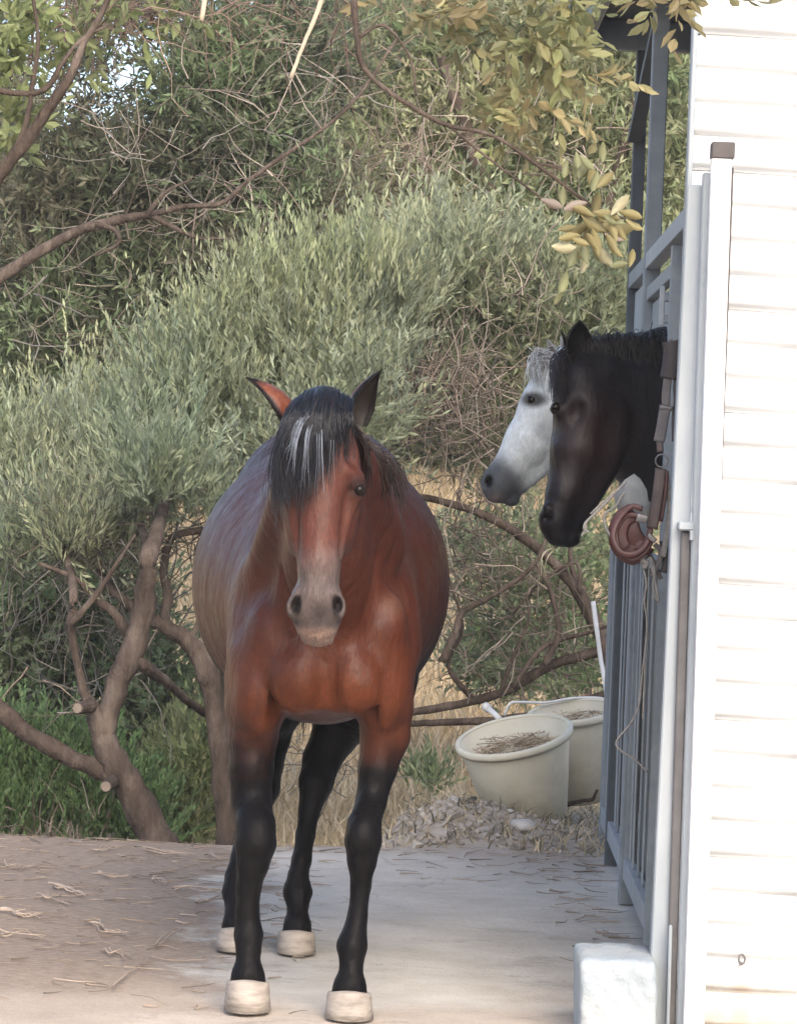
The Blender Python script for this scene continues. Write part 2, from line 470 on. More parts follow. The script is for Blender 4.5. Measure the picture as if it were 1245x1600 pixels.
def leaf_mesh(name, clumps, tones, leaf=(.055, .011), shoot=.22, nl=14, up=.9, spread=.75, rnd=.5, shell=.35, seed=1, mat=M_LEAF, lo=.6, hi=1.35, full=False):
    """leafy shoots scattered through ellipsoidal clumps; clump = (centre, (rx, ry, rz), number of shoots)"""
    r = np.random.default_rng(seed)
    P = []; D = []; T = []
    tones = np.array(tones)
    for c, rad, k in clumps:
        d = unit(r.normal(size=(k, 3)))
        rr = r.random(k) ** shell
        p = np.array(c) + d * rr[:, None] * np.array(rad)
        out = unit(d * (1 / np.array(rad))) * rr[:, None]
        dd = unit(out * .55 + np.array([0, 0, up]) + r.normal(size=(k, 3)) * rnd)
        P.append(p); D.append(dd)
        tone = tones[r.integers(len(tones))] * .5 + tones[r.integers(len(tones), size=k)] * .5
        tone = tone * r.uniform(lo, hi, (k, 1))
        T.append(tone)
    P = np.concatenate(P); D = np.concatenate(D); T = np.concatenate(T)
    N = len(P)
    L = shoot * r.uniform(.6, 1.3, N)
    t = (np.arange(nl) + .5) / nl
    bend = r.normal(size=(N, 3)) * .25
    pos = P[:, None] + D[:, None] * (L[:, None] * t)[..., None] + bend[:, None] * (L[:, None] * t ** 2)[..., None]
    perp = unit(np.cross(D[:, None], r.normal(size=(N, nl, 3))))
    ax = unit(D[:, None] + perp * spread * r.uniform(.4, 1.3, (N, nl, 1)))
    sd_ = unit(np.cross(ax, r.normal(size=(N, nl, 3))))
    l = leaf[0] * r.uniform(.6, 1.25, (N, nl, 1)); w = leaf[1] * r.uniform(.7, 1.3, (N, nl, 1))
    if full:                            # near leaves: rounded blade folded along the midrib
        nn = np.cross(ax, sd_) * w * .18
        v = np.stack([pos, pos + ax * l * .28 + sd_ * w * .42 + nn, pos + ax * l * .62 + sd_ * w * .48 + nn, pos + ax * l, pos + ax * l * .62 - sd_ * w * .48 + nn, pos + ax * l * .28 - sd_ * w * .42 + nn], 2).reshape(-1, 3)
        c = np.repeat((T[:, None] * r.uniform(.8, 1.2, (N, nl, 1))).reshape(-1, 3), 6, 0)
        b0 = (np.arange(len(v) // 6) * 6)[:, None]
        q = np.concatenate([b0 + np.array([[0, 1, 2, 3]]), b0 + np.array([[0, 3, 4, 5]])])
        return np_mesh(name, v, q, cols=c, smooth=False, mat=mat)
    v = np.stack([pos, pos + ax * l * .5 + sd_ * w * .5, pos + ax * l, pos + ax * l * .5 - sd_ * w * .5], 2).reshape(-1, 3)
    c = np.repeat((T[:, None] * r.uniform(.8, 1.2, (N, nl, 1))).reshape(-1, 3), 4, 0)
    q = np.arange(len(v)).reshape(-1, 4)
    return np_mesh(name, v, q, cols=c, smooth=False, mat=mat)

def twig_mesh(name, clumps, tones, L=.5, rad=.004, up=.3, rnd=.9, kink=.25, seed=2, npt=6):
    r = np.random.default_rng(seed)
    P = []; tones = np.array(tones)
    for c, rd, k in clumps:
        d = unit(r.normal(size=(k, 3))) * (r.random((k, 1)) ** .4)
        P.append(np.array(c) + d * np.array(rd))
    P = np.concatenate(P); N = len(P)
    D = unit(np.array([0, 0, up]) + r.normal(size=(N, 3)) * rnd)
    LL = L * r.uniform(.35, 1.3, N)
    pts = [P]
    for i in range(npt - 1):
        D = unit(D + r.normal(size=(N, 3)) * kink)
        pts.append(pts[-1] + D * (LL / (npt - 1))[:, None])
    pts = np.stack(pts, 1)
    rr = rad * r.uniform(.5, 1.5, (N, 1)) * np.linspace(1, .3, npt)[None]
    u = unit(np.cross(D, r.normal(size=(N, 3)))); w = unit(np.cross(D, u))
    v = np.stack([pts + (u[:, None] * math.cos(a) + w[:, None] * math.sin(a)) * rr[..., None] for a in (0, 2.094, 4.189)], 2)
    v = v.reshape(-1, 3)
    base = (np.arange(N)[:, None] * npt + np.arange(npt - 1)[None]) * 3
    q = np.concatenate([np.stack([base + k, base + (k + 1) % 3, base + 3 + (k + 1) % 3, base + 3 + k], -1).reshape(-1, 4) for k in range(3)])
    c = np.repeat(tones[r.integers(len(tones), size=N)] * r.uniform(.7, 1.3, (N, 1)), npt * 3, 0)
    return np_mesh(name, v, q, cols=c, mat=M_TWIG)

def CL(px, py, Y, rx, ry, rdep, n):
    """clump measured in photograph pixels at distance Y"""
    p = pt(px, py, Y)
    return (tuple(p), (mpx(rx, Y), rdep, mpx(ry, Y)), n)

def limb(mb, pts, Y, n=9, rough=.08, sub=5):
    """pts = (px, py, radius px[, Y])"""
    P = [pt(p[0], p[1], p[3] if len(p) > 3 else Y) for p in pts]
    S = spline(P, sub)
    rr = []
    for i in range(len(pts) - 1):
        for k in range(sub):
            t = k / sub
            rr.append(mpx(pts[i][2] * (1 - t) + pts[i + 1][2] * t, Y))
    rr.append(mpx(pts[-1][2], Y))
    rnd = random.Random(len(mb.v) + int(pts[0][0]))
    rr = [x * (1 + rnd.uniform(-rough, rough)) for x in rr]
    S = [p + Vector((rnd.uniform(-1, 1), rnd.uniform(-1, 1), rnd.uniform(-1, 1))) * x * .12 for p, x in zip(S, rr)]
    mb.tube(S, rr, n)

OL = [(.25, .285, .165), (.30, .33, .205), (.20, .25, .16), (.33, .35, .22), (.34, .385, .29), (.17, .20, .12)]
GR = [(.19, .26, .13), (.24, .31, .17), (.28, .33, .20), (.16, .22, .11)]
DK = [(.115, .118, .072), (.155, .148, .098), (.085, .10, .065), (.18, .165, .12)]
YG = [(.34, .37, .21), (.40, .41, .25), (.30, .34, .19), (.42, .41, .27)]
BR = [(.19, .155, .125), (.24, .20, .165), (.16, .13, .11), (.27, .235, .20)]
GY = [(.15, .14, .12), (.19, .18, .16), (.12, .11, .095)]

# --- tree 1: forked olive-like tree at the left edge of the yard
t1 = empty('olive_tree', pt(245, 1312, 14.3), 'grey-green leafy tree with forked brown trunk leaning at left edge of the yard', 'tree')
mb = MB()
limb(mb, [(262, 1345, 33), (243, 1305, 28), (208, 1240, 25), (176, 1188, 22), (157, 1135, 18), (146, 1104, 11), (141, 1092, 6)], 14.3, 14)
mb.build('trunk', M_BARK, t1, True)
mb = MB(); limb(mb, [(186, 1205, 12), (166, 1150, 16), (180, 1080, 19), (208, 1018, 20), (224, 950, 18), (232, 880, 15), (245, 830, 11, 14.45), (260, 780, 8, 14.7), (285, 720, 5, 15.1), (310, 670, 3, 15.6)], 14.3, 12)
limb(mb, [(234, 880, 8), (220, 820, 6, 14.8), (200, 760, 4, 15.6), (170, 720, 3, 16.2)], 14.3)
mb.build('branch', M_BARK, t1, True)
mb = MB(); limb(mb, [(222, 1250, 10), (196, 1222, 16), (165, 1206, 16), (120, 1188, 14), (60, 1155, 14), (5, 1114, 16), (-60, 1040, 16), (-110, 930, 13), (-120, 800, 10)], 14.3, 12)
mb.build('branch', M_BARK, t1, True)
mb = MB(); limb(mb, [(196, 1020, 8), (222, 1038, 11), (255, 1062, 9, 14.5), (300, 1100, 7, 14.8), (340, 1128, 6, 15.15), (390, 1160, 4, 15.3)], 14.3)
mb.build('branch', M_BARK, t1, True)
mb = MB(); limb(mb, [(140, 1105, 9), (124, 1050, 7), (112, 985, 7), (116, 930, 7), (104, 870, 6, 14.7), (80, 820, 4, 15.3)], 14.35)
limb(mb, [(112, 975, 6), (150, 930, 5), (190, 870, 3), (212, 835, 2)], 14.3)
limb(mb, [(205, 1000, 9), (180, 960, 8), (150, 935, 7), (120, 905, 5), (60, 880, 3)], 14.5)
mb.build('branch', M_BARK, t1, True)
M_CUT = mat_noise('cut_wood', (.13, .105, .082), (.22, .18, .145), 20, .8)
for a, b_ in (((142, 1103), (122, 1107)), ((176, 1222), (166, 1229))):
    p_, q_ = pt(*a, 14.22), pt(*b_, 14.10); e_ = q_ + (q_ - p_).normalized() * .006
    mb = MB(); mb.tube([p_, q_], [.030, .023], 10); sb_ = mb.build('pruned_stub', M_BARK, t1)
    mb = MB(); mb.tube([q_, e_], [.021, .019], 10); mb.build('cut_face', M_CUT, sb_)
cl = [CL(60, 790, 15.6, 120, 80, .5, 420), CL(170, 740, 15.8, 110, 80, .5, 420), CL(290, 650, 16, 100, 100, .5, 520),
      CL(400, 560, 16.2, 95, 90, .5, 440), CL(480, 580, 16, 110, 100, .5, 460), CL(590, 490, 16.4, 90, 55, .4, 300),
      CL(350, 660, 15.8, 120, 90, .5, 420), CL(230, 730, 15.5, 110, 80, .5, 300), CL(460, 680, 16.2, 120, 90, .5, 300),
      CL(-40, 760, 15.6, 90, 100, .5, 220), CL(560, 540, 16.3, 100, 90, .4, 350), CL(470, 500, 16.4, 80, 50, .3, 160),
      CL(120, 850, 15.4, 130, 50, .5, 130), CL(300, 770, 15.6, 90, 50, .4, 110)]
cl += [CL(250, 760, 14.35, 60, 40, .12, 90), CL(205, 780, 14.7, 50, 40, .15, 60), CL(110, 850, 14.6, 50, 35, .15, 60), CL(30, 860, 14.8, 70, 50, .2, 90), CL(300, 800, 14.8, 60, 30, .15, 50), CL(170, 850, 14.9, 60, 40, .2, 60)]
link('crown', leaf_mesh('crown', cl, OL, (.052, .0095), .26, 21, 1.15, .55, .3, .45, 11), t1)
tw = [CL(150, 820, 15.0, 180, 60, .4, 260), CL(80, 880, 15.0, 120, 50, .4, 80), CL(200, 850, 15, 60, 60, .3, 50), CL(380, 690, 16, 200, 100, .5, 150), CL(150, 1000, 15, 120, 140, .4, 50)]
link('twigs', twig_mesh('twigs', tw, GY + BR[:1], .4, .004, .2, seed=3), t1)

cl2 = [CL(x, y, 15.9 + .1 * (i % 3), 45, 30, .25, 26) for i, (x, y) in enumerate([(60, 730), (110, 700), (160, 680), (220, 650), (260, 620), (300, 590), (340, 560), (380, 510), (420, 500), (470, 480), (520, 470), (560, 450), (610, 440), (330, 640), (430, 600), (520, 570), (480, 540), (250, 690), (20, 770), (380, 620)])]
link('new_shoots', leaf_mesh('new_shoots', cl2, [(.33, .36, .20), (.37, .39, .24), (.29, .33, .18)], (.05, .010), .38, 26, 2.2, .38, .3, .5, 61), t1)

# --- tree 2: slim trunk behind the bay horse
t2 = empty('slim_tree', pt(352, 1330, 14.9), 'slender grey trunk rising behind the legs of the bay horse', 'tree')
mb = MB(); limb(mb, [(352, 1400, 19), (354, 1310, 17), (346, 1210, 16), (338, 1120, 17), (326, 1055, 18), (300, 1008, 15), (262, 982, 12), (228, 962, 10), (180, 925, 7), (140, 870, 4, 15.4)], 14.9, 12)
limb(mb, [(338, 1120, 15), (352, 1060, 13), (385, 1010, 11), (420, 950, 9), (440, 880, 7), (450, 800, 5, 15.6)], 15.0, 12)
mb.build('trunk', M_BARK, t2, True)
mb = MB(); limb(mb, [(255, 978, 9), (262, 930, 8), (256, 890, 7), (270, 840, 6), (320, 828, 6), (400, 815, 5), (480, 800, 4)], 14.9)
limb(mb, [(300, 1000, 5), (318, 940, 3), (305, 880, 3), (312, 840, 2)], 14.9)
mb.build('branch', M_BARK, t2, True)
link('crown', leaf_mesh('crown', [CL(400, 760, 15.4, 130, 70, .4, 200), CL(500, 700, 15.4, 120, 80, .4, 200), CL(150, 860, 15.2, 110, 60, .3, 60), CL(560, 640, 15.5, 90, 90, .4, 160)], OL, (.055, .012), .22, 14, .9, seed=12), t2)
for k_, c_ in enumerate((CL(290, 930, 15, 60, 90, .2, 10), CL(430, 1180, 15.2, 60, 80, .2, 30), CL(540, 1190, 15.2, 50, 60, .2, 22))):
    link('twigs', twig_mesh('twigs', [c_], GY, .3, .004, .1, seed=5 + k_), t2)

# --- tree 3: brown branches sweeping from behind the buckets
t3 = empty('sprawling_tree', pt(1010, 1330, 16.9), 'sprawling brown-branched tree behind the buckets and the grey horse', 'tree')
mb = MB(); limb(mb, [(1020, 1400, 24), (1005, 1230, 20), (985, 1120, 17), (948, 1015, 14), (905, 928, 10), (845, 862, 8), (772, 812, 7), (700, 786, 6), (620, 770, 4)], 16.8, 12)
mb.build('trunk', M_BARK, t3, True)
mb = MB(); limb(mb, [(962, 1010, 9), (860, 1040, 8), (800, 1075, 8), (730, 1098, 7), (650, 1112, 6), (560, 1130, 5)], 16.8)
mb.build('branch', M_BARK, t3, True)
mb = MB(); limb(mb, [(960, 1080, 8), (880, 1108, 7), (790, 1125, 7), (700, 1128, 6), (640, 1130, 5), (560, 1120, 4)], 16.7)
mb.build('branch', M_BARK, t3, True)
mb = MB(); limb(mb, [(690, 1035, 7), (712, 985, 6), (725, 955, 5), (780, 925, 4), (835, 880, 3.5), (860, 820, 3)], 16.7)
limb(mb, [(850, 1040, 6), (872, 990, 5), (862, 930, 4), (838, 880, 3)], 16.7)
limb(mb, [(740, 1095, 5), (700, 1040, 4), (722, 980, 3), (700, 900, 2)], 16.8)
limb(mb, [(800, 1075, 5), (850, 1010, 4), (930, 985, 3), (990, 960, 2)], 16.7)
limb(mb, [(780, 1085, 4), (800, 1030, 3), (825, 970, 2), (822, 930, 2)], 16.7)
limb(mb, [(905, 928, 4), (900, 880, 3), (850, 905, 2), (800, 960, 2)], 16.75)
limb(mb, [(905, 928, 5), (890, 860, 4), (905, 780, 3), (890, 700, 3), (850, 620, 2)], 16.9)
mb.build('branch', M_BARK, t3, True)
cl = [CL(700, 440, 17, 110, 90, .5, 430), CL(800, 480, 17.2, 120, 90, .5, 430), CL(900, 520, 17.2, 110, 110, .5, 380), CL(980, 480, 17.4, 90, 110, .5, 260),
      CL(700, 560, 17.2, 110, 90, .5, 260), CL(760, 700, 17.2, 100, 90, .4, 150), CL(850, 640, 17.3, 120, 100, .4, 230), CL(950, 680, 17.4, 100, 110, .4, 200)]
link('crown', leaf_mesh('crown', cl, OL + YG[:2], (.062, .013), .25, 15, .95, .65, .4, .45, 13), t3)
tw = [CL(690, 625, 16.6, 110, 75, .4, 300), CL(780, 470, 16.8, 120, 60, .3, 60), CL(770, 720, 16.8, 90, 70, .3, 90), CL(820, 980, 17, 150, 120, .4, 210), CL(740, 860, 17, 90, 90, .4, 120)]
link('twigs', twig_mesh('twigs', tw, BR, .42, .0042, .15, seed=6), t3)
cl = [CL(770, 880, 17.4, 100, 60, .5, 110), CL(860, 940, 17.5, 110, 80, .5, 200), CL(900, 1040, 17.6, 80, 60, .4, 90), CL(800, 1010, 17.6, 90, 50, .5, 130), CL(940, 880, 17.6, 90, 80, .4, 120)]
link('foliage', leaf_mesh('low_foliage', cl, GR + OL[:2], (.05, .016), .2, 14, .4, .9, .8, .45, 14), t3)

# --- tree 4: dark crown in the upper left with a long pale bough
t4 = empty('dark_tree', (-3.6, 19.5, gh(-3.6, 19.5)), 'dark olive-brown tree with one long pale bough, upper left', 'tree')
mb = MB(); limb(mb, [(-420, 1500, 50), (-400, 1000, 40), (-330, 700, 30), (-200, 560, 20), (-80, 480, 12), (-20, 445, 11), (55, 398, 9), (125, 360, 8), (195, 342, 8)], 18.4, 12)
mb.build('trunk', M_BARK, t4, True)
mb = MB(); limb(mb, [(190, 342, 7), (240, 334, 6), (290, 322, 4.5), (345, 318, 4), (385, 285, 3.5), (440, 245, 3.5), (500, 205, 3), (560, 150, 2.5), (620, 60, 2)], 18.4)
limb(mb, [(235, 335, 5), (265, 352, 4), (310, 372, 3), (350, 372, 2)], 18.4)
limb(mb, [(150, 350, 5), (180, 360, 4), (185, 380, 3), (150, 400, 2)], 18.3)
limb(mb, [(230, 335, 5), (260, 300, 3), (300, 280, 2)], 18.3)
mb.build('branch', M_BARK, t4, True)
cl = []
for (x, y, rx, ry, k) in [(60, 520, 130, 90, 430), (200, 470, 130, 90, 430), (330, 420, 120, 90, 400), (60, 380, 120, 90, 380), (190, 290, 120, 80, 400), (320, 280, 120, 90, 420),
                          (330, 140, 90, 90, 420), (200, 300, 110, 60, 200), (400, 180, 110, 110, 460), (430, 330, 100, 80, 300), (380, 60, 120, 70, 360), (60, 610, 120, 60, 260), (500, 90, 90, 90, 220), (520, 330, 90, 60, 170), (170, 560, 110, 70, 240), (50, 290, 90, 60, 200), (-20, 80, 50, 80, 120), (200, 20, 120, 40, 220), (120, 205, 60, 40, 90), (150, 120, 60, 50, 55), (110, 100, 40, 40, 50)]:
    cl.append(CL(x, y, 20, rx, ry, .6, k))
link('crown', leaf_mesh('crown', cl, DK + GR[:1], (.07, .016), .24, 14, .5, .8, .7, .45, 15), t4)
tw = [CL(300, 250, 19.3, 220, 150, .5, 90), CL(100, 480, 19.3, 160, 120, .5, 60), CL(420, 330, 19.2, 160, 120, .5, 50), CL(500, 160, 19, 120, 110, .4, 50)]
link('twigs', twig_mesh('twigs', tw, BR + GY, .5, .0045, .2, seed=8), t4)

# --- tree 5: lighter tree upper right
t5 = empty('yellow_green_tree', (.9, 21.5, gh(.9, 21.5)), 'tall yellow-green tree behind the stable roof, upper right', 'tree')
mb = MB(); limb(mb, [(900, 1300, 34), (890, 900, 28), (860, 600, 22), (800, 400, 16), (740, 240, 12), (690, 90, 8)], 21.5, 12)
mb.build('trunk', M_BARK, t5, True)
mb = MB(); limb(mb, [(860, 600, 12), (930, 380, 9), (980, 200, 7), (1010, 40, 5)], 21.5); limb(mb, [(800, 400, 9), (700, 330, 6), (610, 280, 5), (540, 230, 3)], 21.4)
mb.build('branch', M_BARK, t5, True)
cl = []
for (x, y, rx, ry, k) in [(580, 60, 110, 90, 330), (700, 60, 110, 90, 380), (820, 70, 120, 100, 430), (940, 80, 110, 100, 400), (1040, 120, 90, 110, 330), (600, 200, 110, 90, 330),
                          (720, 190, 110, 90, 360), (850, 200, 120, 100, 420), (970, 240, 100, 110, 380), (1060, 280, 70, 110, 240), (640, 320, 110, 80, 340), (760, 330, 110, 80, 360), (880, 350, 110, 80, 360), (980, 390, 90, 80, 260), (530, 290, 90, 80, 220)]:
    cl.append(CL(x, y, 22, rx, ry, .7, k))
link('crown', leaf_mesh('crown', cl, YG + GR[:1] + OL[:1], (.075, .018), .26, 14, .7, .75, .6, .45, 16), t5)
link('twigs', twig_mesh('twigs', [CL(640, 250, 21, 90, 30, .4, 90), CL(760, 230, 21, 180, 140, .5, 60), CL(900, 250, 21, 80, 60, .4, 30)], BR, .5, .005, .2, seed=9), t5)

# --- far wood behind
cl = []
rr_ = np.random.default_rng(4)
for i in range(60):
    x = rr_.uniform(-200, 1250); y = rr_.uniform(-60, 660); Y = rr_.uniform(27, 34)
    if math.hypot(x - 150, y - 150) < 190: continue
    cl.append(CL(x, y, Y, 130, 110, 1.0, 420))
o = link('far_wood', leaf_mesh('far_wood', cl, DK + GR + YG[:1], (.13, .045), .4, 9, .6, .9, .7, .5, 17)); tag(o, kind='stuff', label='far hillside trees closing the view behind the nearer crowns')

# --- shrubs
s1 = empty('green_shrub', pt(110, 1330, 15.2), 'bright green feathery shrub below the forked trunk at lower left', 'shrub')
cl = [CL(x, y, 15.3 + (x % 3) * .1, 50, 60, .22, k) for x, y, k in [(15, 1270, 210), (70, 1250, 230), (130, 1275, 210), (190, 1270, 210), (235, 1300, 120), (40, 1200, 130), (100, 1210, 160), (0, 1180, 110), (160, 1235, 150), (-60, 1240, 150)]]
link('foliage', leaf_mesh('foliage', cl, [(.14, .23, .09), (.19, .30, .12), (.10, .17, .07), (.24, .33, .16)], (.035, .010), .17, 24, 1.3, .45, .22, .6, 21), s1)
link('stem', twig_mesh('stem', [CL(100, 1290, 15.3, 130, 50, .2, 60)], BR, .3, .006, 1.5, .4, seed=22), s1)
s2 = empty('leafy_bush', pt(60, 1100, 17.6), 'mid-green leafy bush seen through the forked branches at left', 'shrub')
cl = [CL(x, y, 17.6, 80, 70, .35, k) for x, y, k in [(40, 930, 130), (60, 1030, 170), (160, 1010, 120), (60, 1110, 170), (210, 1100, 170), (280, 1150, 150), (150, 1130, 120), (0, 900, 110), (110, 880, 100), (240, 1210, 150), (-40, 1050, 120), (30, 1170, 120), (190, 930, 90), (120, 960, 150), (250, 1060, 110), (20, 980, 130), (100, 1180, 130)]]
link('foliage', leaf_mesh('foliage', cl, GR + OL[:1], (.055, .020), .2, 16, .5, .9, .7, .45, 23), s2)
link('branch', twig_mesh('branch', [CL(120, 1030, 17.5, 160, 160, .3, 160)], GY, .6, .007, .4, seed=24), s2)
s3 = empty('pale_bush', pt(300, 1320, 16.2), 'pale yellow-green bush between the forked trunk and the slender trunk', 'shrub')
cl = [CL(x, y, 16.3, 42, 50, .25, k) for x, y, k in [(290, 1270, 140), (320, 1230, 120), (265, 1240, 90), (300, 1310, 110), (325, 1290, 80), (280, 1190, 50), (330, 1160, 40)]]
link('foliage', leaf_mesh('foliage', cl, [(.24, .28, .12), (.30, .31, .16), (.20, .25, .11)], (.05, .012), .2, 15, 1.0, .5, .4, .5, 25), s3)
s4 = empty('low_weed', pt(665, 1240, 17), 'small green weed clump on the dry bank between horse and buckets', 'weed')
link('foliage', leaf_mesh('foliage', [CL(665, 1225, 17, 35, 25, .15, 70)], GR + OL, (.05, .012), .14, 10, 1, .6, .4, .5, 26), s4)
s5 = empty('hillside_bush', pt(760, 1060, 19.6), 'grey-green bush on the tan bank above the buckets', 'shrub')
cl = [CL(x, y, 19.6, 50, 35, .3, k) for x, y, k in [(750, 1045, 110), (800, 1060, 100), (770, 1030, 80), (880, 1060, 50), (720, 870, 60), (830, 850, 60)]]
link('foliage', leaf_mesh('foliage', cl, OL + GR, (.06, .02), .2, 12, .8, .8, .6, .5, 27), s5)

# --- dry grass on the bank
def grass_mesh(name, n_, xr, yr, hgt, tones, seed, lean=.35, w=.006, zf=None):
    r = np.random.default_rng(seed)
    x = r.uniform(*xr, n_); y = r.uniform(*yr, n_)
    if zf is not None:
        k = zf(x, y); x = x[k]; y = y[k]
    z = ground_h(x, y) - .01; N = len(x)
    h = hgt * r.uniform(.4, 1.3, N)
    d = np.stack([r.normal(size=N) * lean, r.normal(size=N) * lean, np.ones(N)], -1)
    s_ = unit(np.stack([r.normal(size=N), r.normal(size=N) * .4, np.zeros(N)], -1))
    P = np.stack([x, y, z], -1)
    mid = P + d * h[:, None] * .55; top = P + d * h[:, None] + np.stack([d[:, 0], d[:, 1], -np.abs(d[:, 0])], -1) * h[:, None] * .4
    v = np.stack([P - s_ * w, P + s_ * w, mid + s_ * w * .8, top, mid - s_ * w * .8], 1)
    b0 = np.arange(N)[:, None] * 5
    q = np.concatenate([b0 + np.array([[0, 1, 2, 4]])], 0); tr = b0 + np.array([[4, 2, 3]])
    tones = np.array(tones)
    c = np.repeat(tones[r.integers(len(tones), size=N)] * r.uniform(.7, 1.25, (N, 1)), 5, 0)
    return np_mesh(name, v.reshape(-1, 3), q, tr, cols=c, smooth=False, mat=M_LEAF)
STR = [(.52, .42, .27), (.62, .51, .34), (.45, .36, .23), (.66, .57, .42)]
o = link('dry_grass', grass_mesh('dry_grass', 60000, (-3.2, 3.2), (16.0, 30), .22, STR, 31, w=.007)); tag(o, kind='stuff', label='straw-coloured dry grass covering the bank behind the yard')
o = link('edge_weeds', grass_mesh('edge_weeds', 2600, (.0, .95), (13.6, 15.9), .07, STR + [(.2, .18, .13)] * 2, 32, .8, .004, lambda x, y: RNG.random(len(x)) < .8)); tag(o, kind='stuff', label='short dead weeds along the back edge of the yard')

# --- near overhanging branches, trunk outside the frame
t6 = empty('overhanging_tree', (-2.3, 9.6, 0), 'near tree reaching bare brown boughs and one yellow-leaved spray across the top', 'tree')
mb = MB()
mb.tube(spline([(-2.35, 9.6, -.1), (-2.3, 9.6, .8), (-2.05, 9.55, 1.7), (-1.75, 9.5, 2.5), (-1.3, 9.4, 3.05), (-.6, 9.2, 3.25), (.1, 8.8, 3.2), (.6, 8.5, 3.0)], 5), [max(.02, .13 - .0034 * i) for i in range(36)], 12)
mb.build('trunk', M_BARK, t6, True)
Yn = 9.6
mb = MB()
limb(mb, [(-330, 520, 22), (-160, 420, 18), (-50, 325, 14), (0, 272, 12), (45, 215, 10), (75, 170, 9), (108, 125, 8), (130, 70, 6), (160, 20, 5), (190, -60, 4)], Yn, 10)
limb(mb, [(20, 245, 7), (40, 200, 5), (52, 130, 4), (60, 60, 3), (50, -20, 3)], Yn)
limb(mb, [(-40, 130, 6), (20, 145, 5), (70, 140, 5), (100, 95, 4), (130, 60, 3), (170, 40, 2)], Yn)
mb.build('branch', M_BARK, t6, True)
mb = MB()
limb(mb, [(560, -260, 9, 8.7), (552, -60, 6, 8.6), (558, 60, 5), (575, 115, 4.5), (640, 165, 4), (700, 196, 3.6), (770, 212, 3.2), (835, 255, 3), (895, 300, 3), (935, 335, 2.6), (945, 370, 2)], 8.5, 7)
limb(mb, [(925, 325, 2.2), (955, 335, 2), (985, 345, 1.5)], 8.5, 6); limb(mb, [(935, 345, 2), (905, 375, 1.6), (884, 388, 1.2)], 8.5, 6); limb(mb, [(835, 255, 2), (880, 262, 1.8), (925, 275, 1.3)], 8.5, 6)
limb(mb, [(558, 60, 3), (600, 40, 2.5), (640, 90, 2), (650, 150, 2)], 8.5, 6)
limb(mb, [(700, 196, 2.2), (760, 245, 2), (820, 290, 2), (870, 330, 1.6)], 8.5, 6)
limb(mb, [(835, 255, 2), (880, 270, 1.6), (883, 330, 1.4)], 8.5, 6)
mb.build('branch', M_BARK, t6, True)
M_PALETWIG = mat_noise('pale_twig', (.34, .28, .2), (.5, .43, .32), 15, .8)
mb = MB(); limb(mb, [(335, -200, 5), (322, -20, 4.5), (315, 32, 4)], 8.6, 7); mb.build('bare_twig', M_PALETWIG, t6, True)
mb = MB(); limb(mb, [(560, -220, 5), (505, -10, 4), (478, 60, 3.5), (454, 122, 3)], 8.8, 7); mb.build('bare_twig', M_PALETWIG, t6, True)
tw = [CL(140, 20, 10.2, 140, 40, .3, 150), CL(220, 10, 10.4, 140, 25, .3, 60), CL(560, 30, 10.5, 130, 50, .3, 35), CL(640, 0, 10.4, 150, 30, .3, 20), CL(40, 60, 10, 60, 90, .2, 60), CL(420, 10, 10.4, 120, 30, .3, 50)]
link('twigs', twig_mesh('twigs', tw, [(.22, .155, .125), (.17, .125, .10), (.27, .20, .165)], .28, .0022, .0, 1, .35, seed=41), t6)
link('foliage', leaf_mesh('foliage', [CL(20, 60, 9.8, 60, 100, .2, 70), CL(10, 200, 9.8, 40, 40, .1, 18), CL(230, 15, 10.2, 60, 25, .2, 22), CL(110, 60, 10, 90, 60, .2, 24)], [(.26, .30, .13), (.30, .33, .17), (.2, .24, .1)], (.05, .019), .12, 8, .2, .9, .9, .5, 42, full=True), t6)
link('foliage', leaf_mesh('foliage', [CL(830, 40, 9.0, 90, 45, .2, 34), CL(860, 5, 9, 50, 20, .2, 12), CL(700, 20, 9.0, 110, 30, .2, 16), CL(830, 130, 9, 60, 50, .15, 16), CL(800, 200, 9, 40, 30, .1, 8), CL(895, 110, 9, 40, 50, .1, 8), CL(1060, -8, 8.9, 90, 8, .1, 12)], [(.25, .26, .12), (.30, .29, .15), (.22, .24, .11), (.30, .25, .13)], (.055, .022), .13, 7, -.1, .9, .8, .5, 43, full=True), t6)
# the yellow spray: every leaf shaped singly
rl = random.Random(5)
M_YL = mat_tint('yellow_leaf', .5, .5, .1, 60, .002, .12, 25)
leaves = [(968, 320, 42, -50, 1), (985, 335, 40, 15, 0), (975, 358, 48, 160, 0), (942, 398, 46, 48, 1), (884, 388, 46, 188, 1), (912, 412, 32, 100, 1), (925, 275, 42, 80, 0), (944, 282, 38, -45, 0), (902, 262, 40, 100, 2),
          (880, 442, 40, 105, 2), (926, 350, 48, 30, 0), (948, 355, 46, -20, 0), (905, 358, 44, 150, 0), (930, 378, 44, 75, 0), (955, 380, 36, 60, 0), (910, 330, 40, 200, 0), (890, 370, 36, 170, 0), (862, 318, 38, 20, 3), (930, 320, 42, -80, 0), (990, 352, 32, 30, 0), (872, 465, 26, 120, 2), (905, 395, 34, 130, 0)]
for i in range(20):
    leaves.append((rl.gauss(932, 30), rl.gauss(352, 26), rl.uniform(30, 46), rl.uniform(0, 360), rl.choice((0, 0, 2, 2, 3))))
for i in range(9):
    leaves.append((rl.gauss(905, 22), rl.gauss(268, 14), rl.uniform(28, 40), rl.uniform(40, 140), 2))
tonesY = [(.33, .29, .14), (.52, .49, .33), (.27, .28, .15), (.36, .30, .25)]
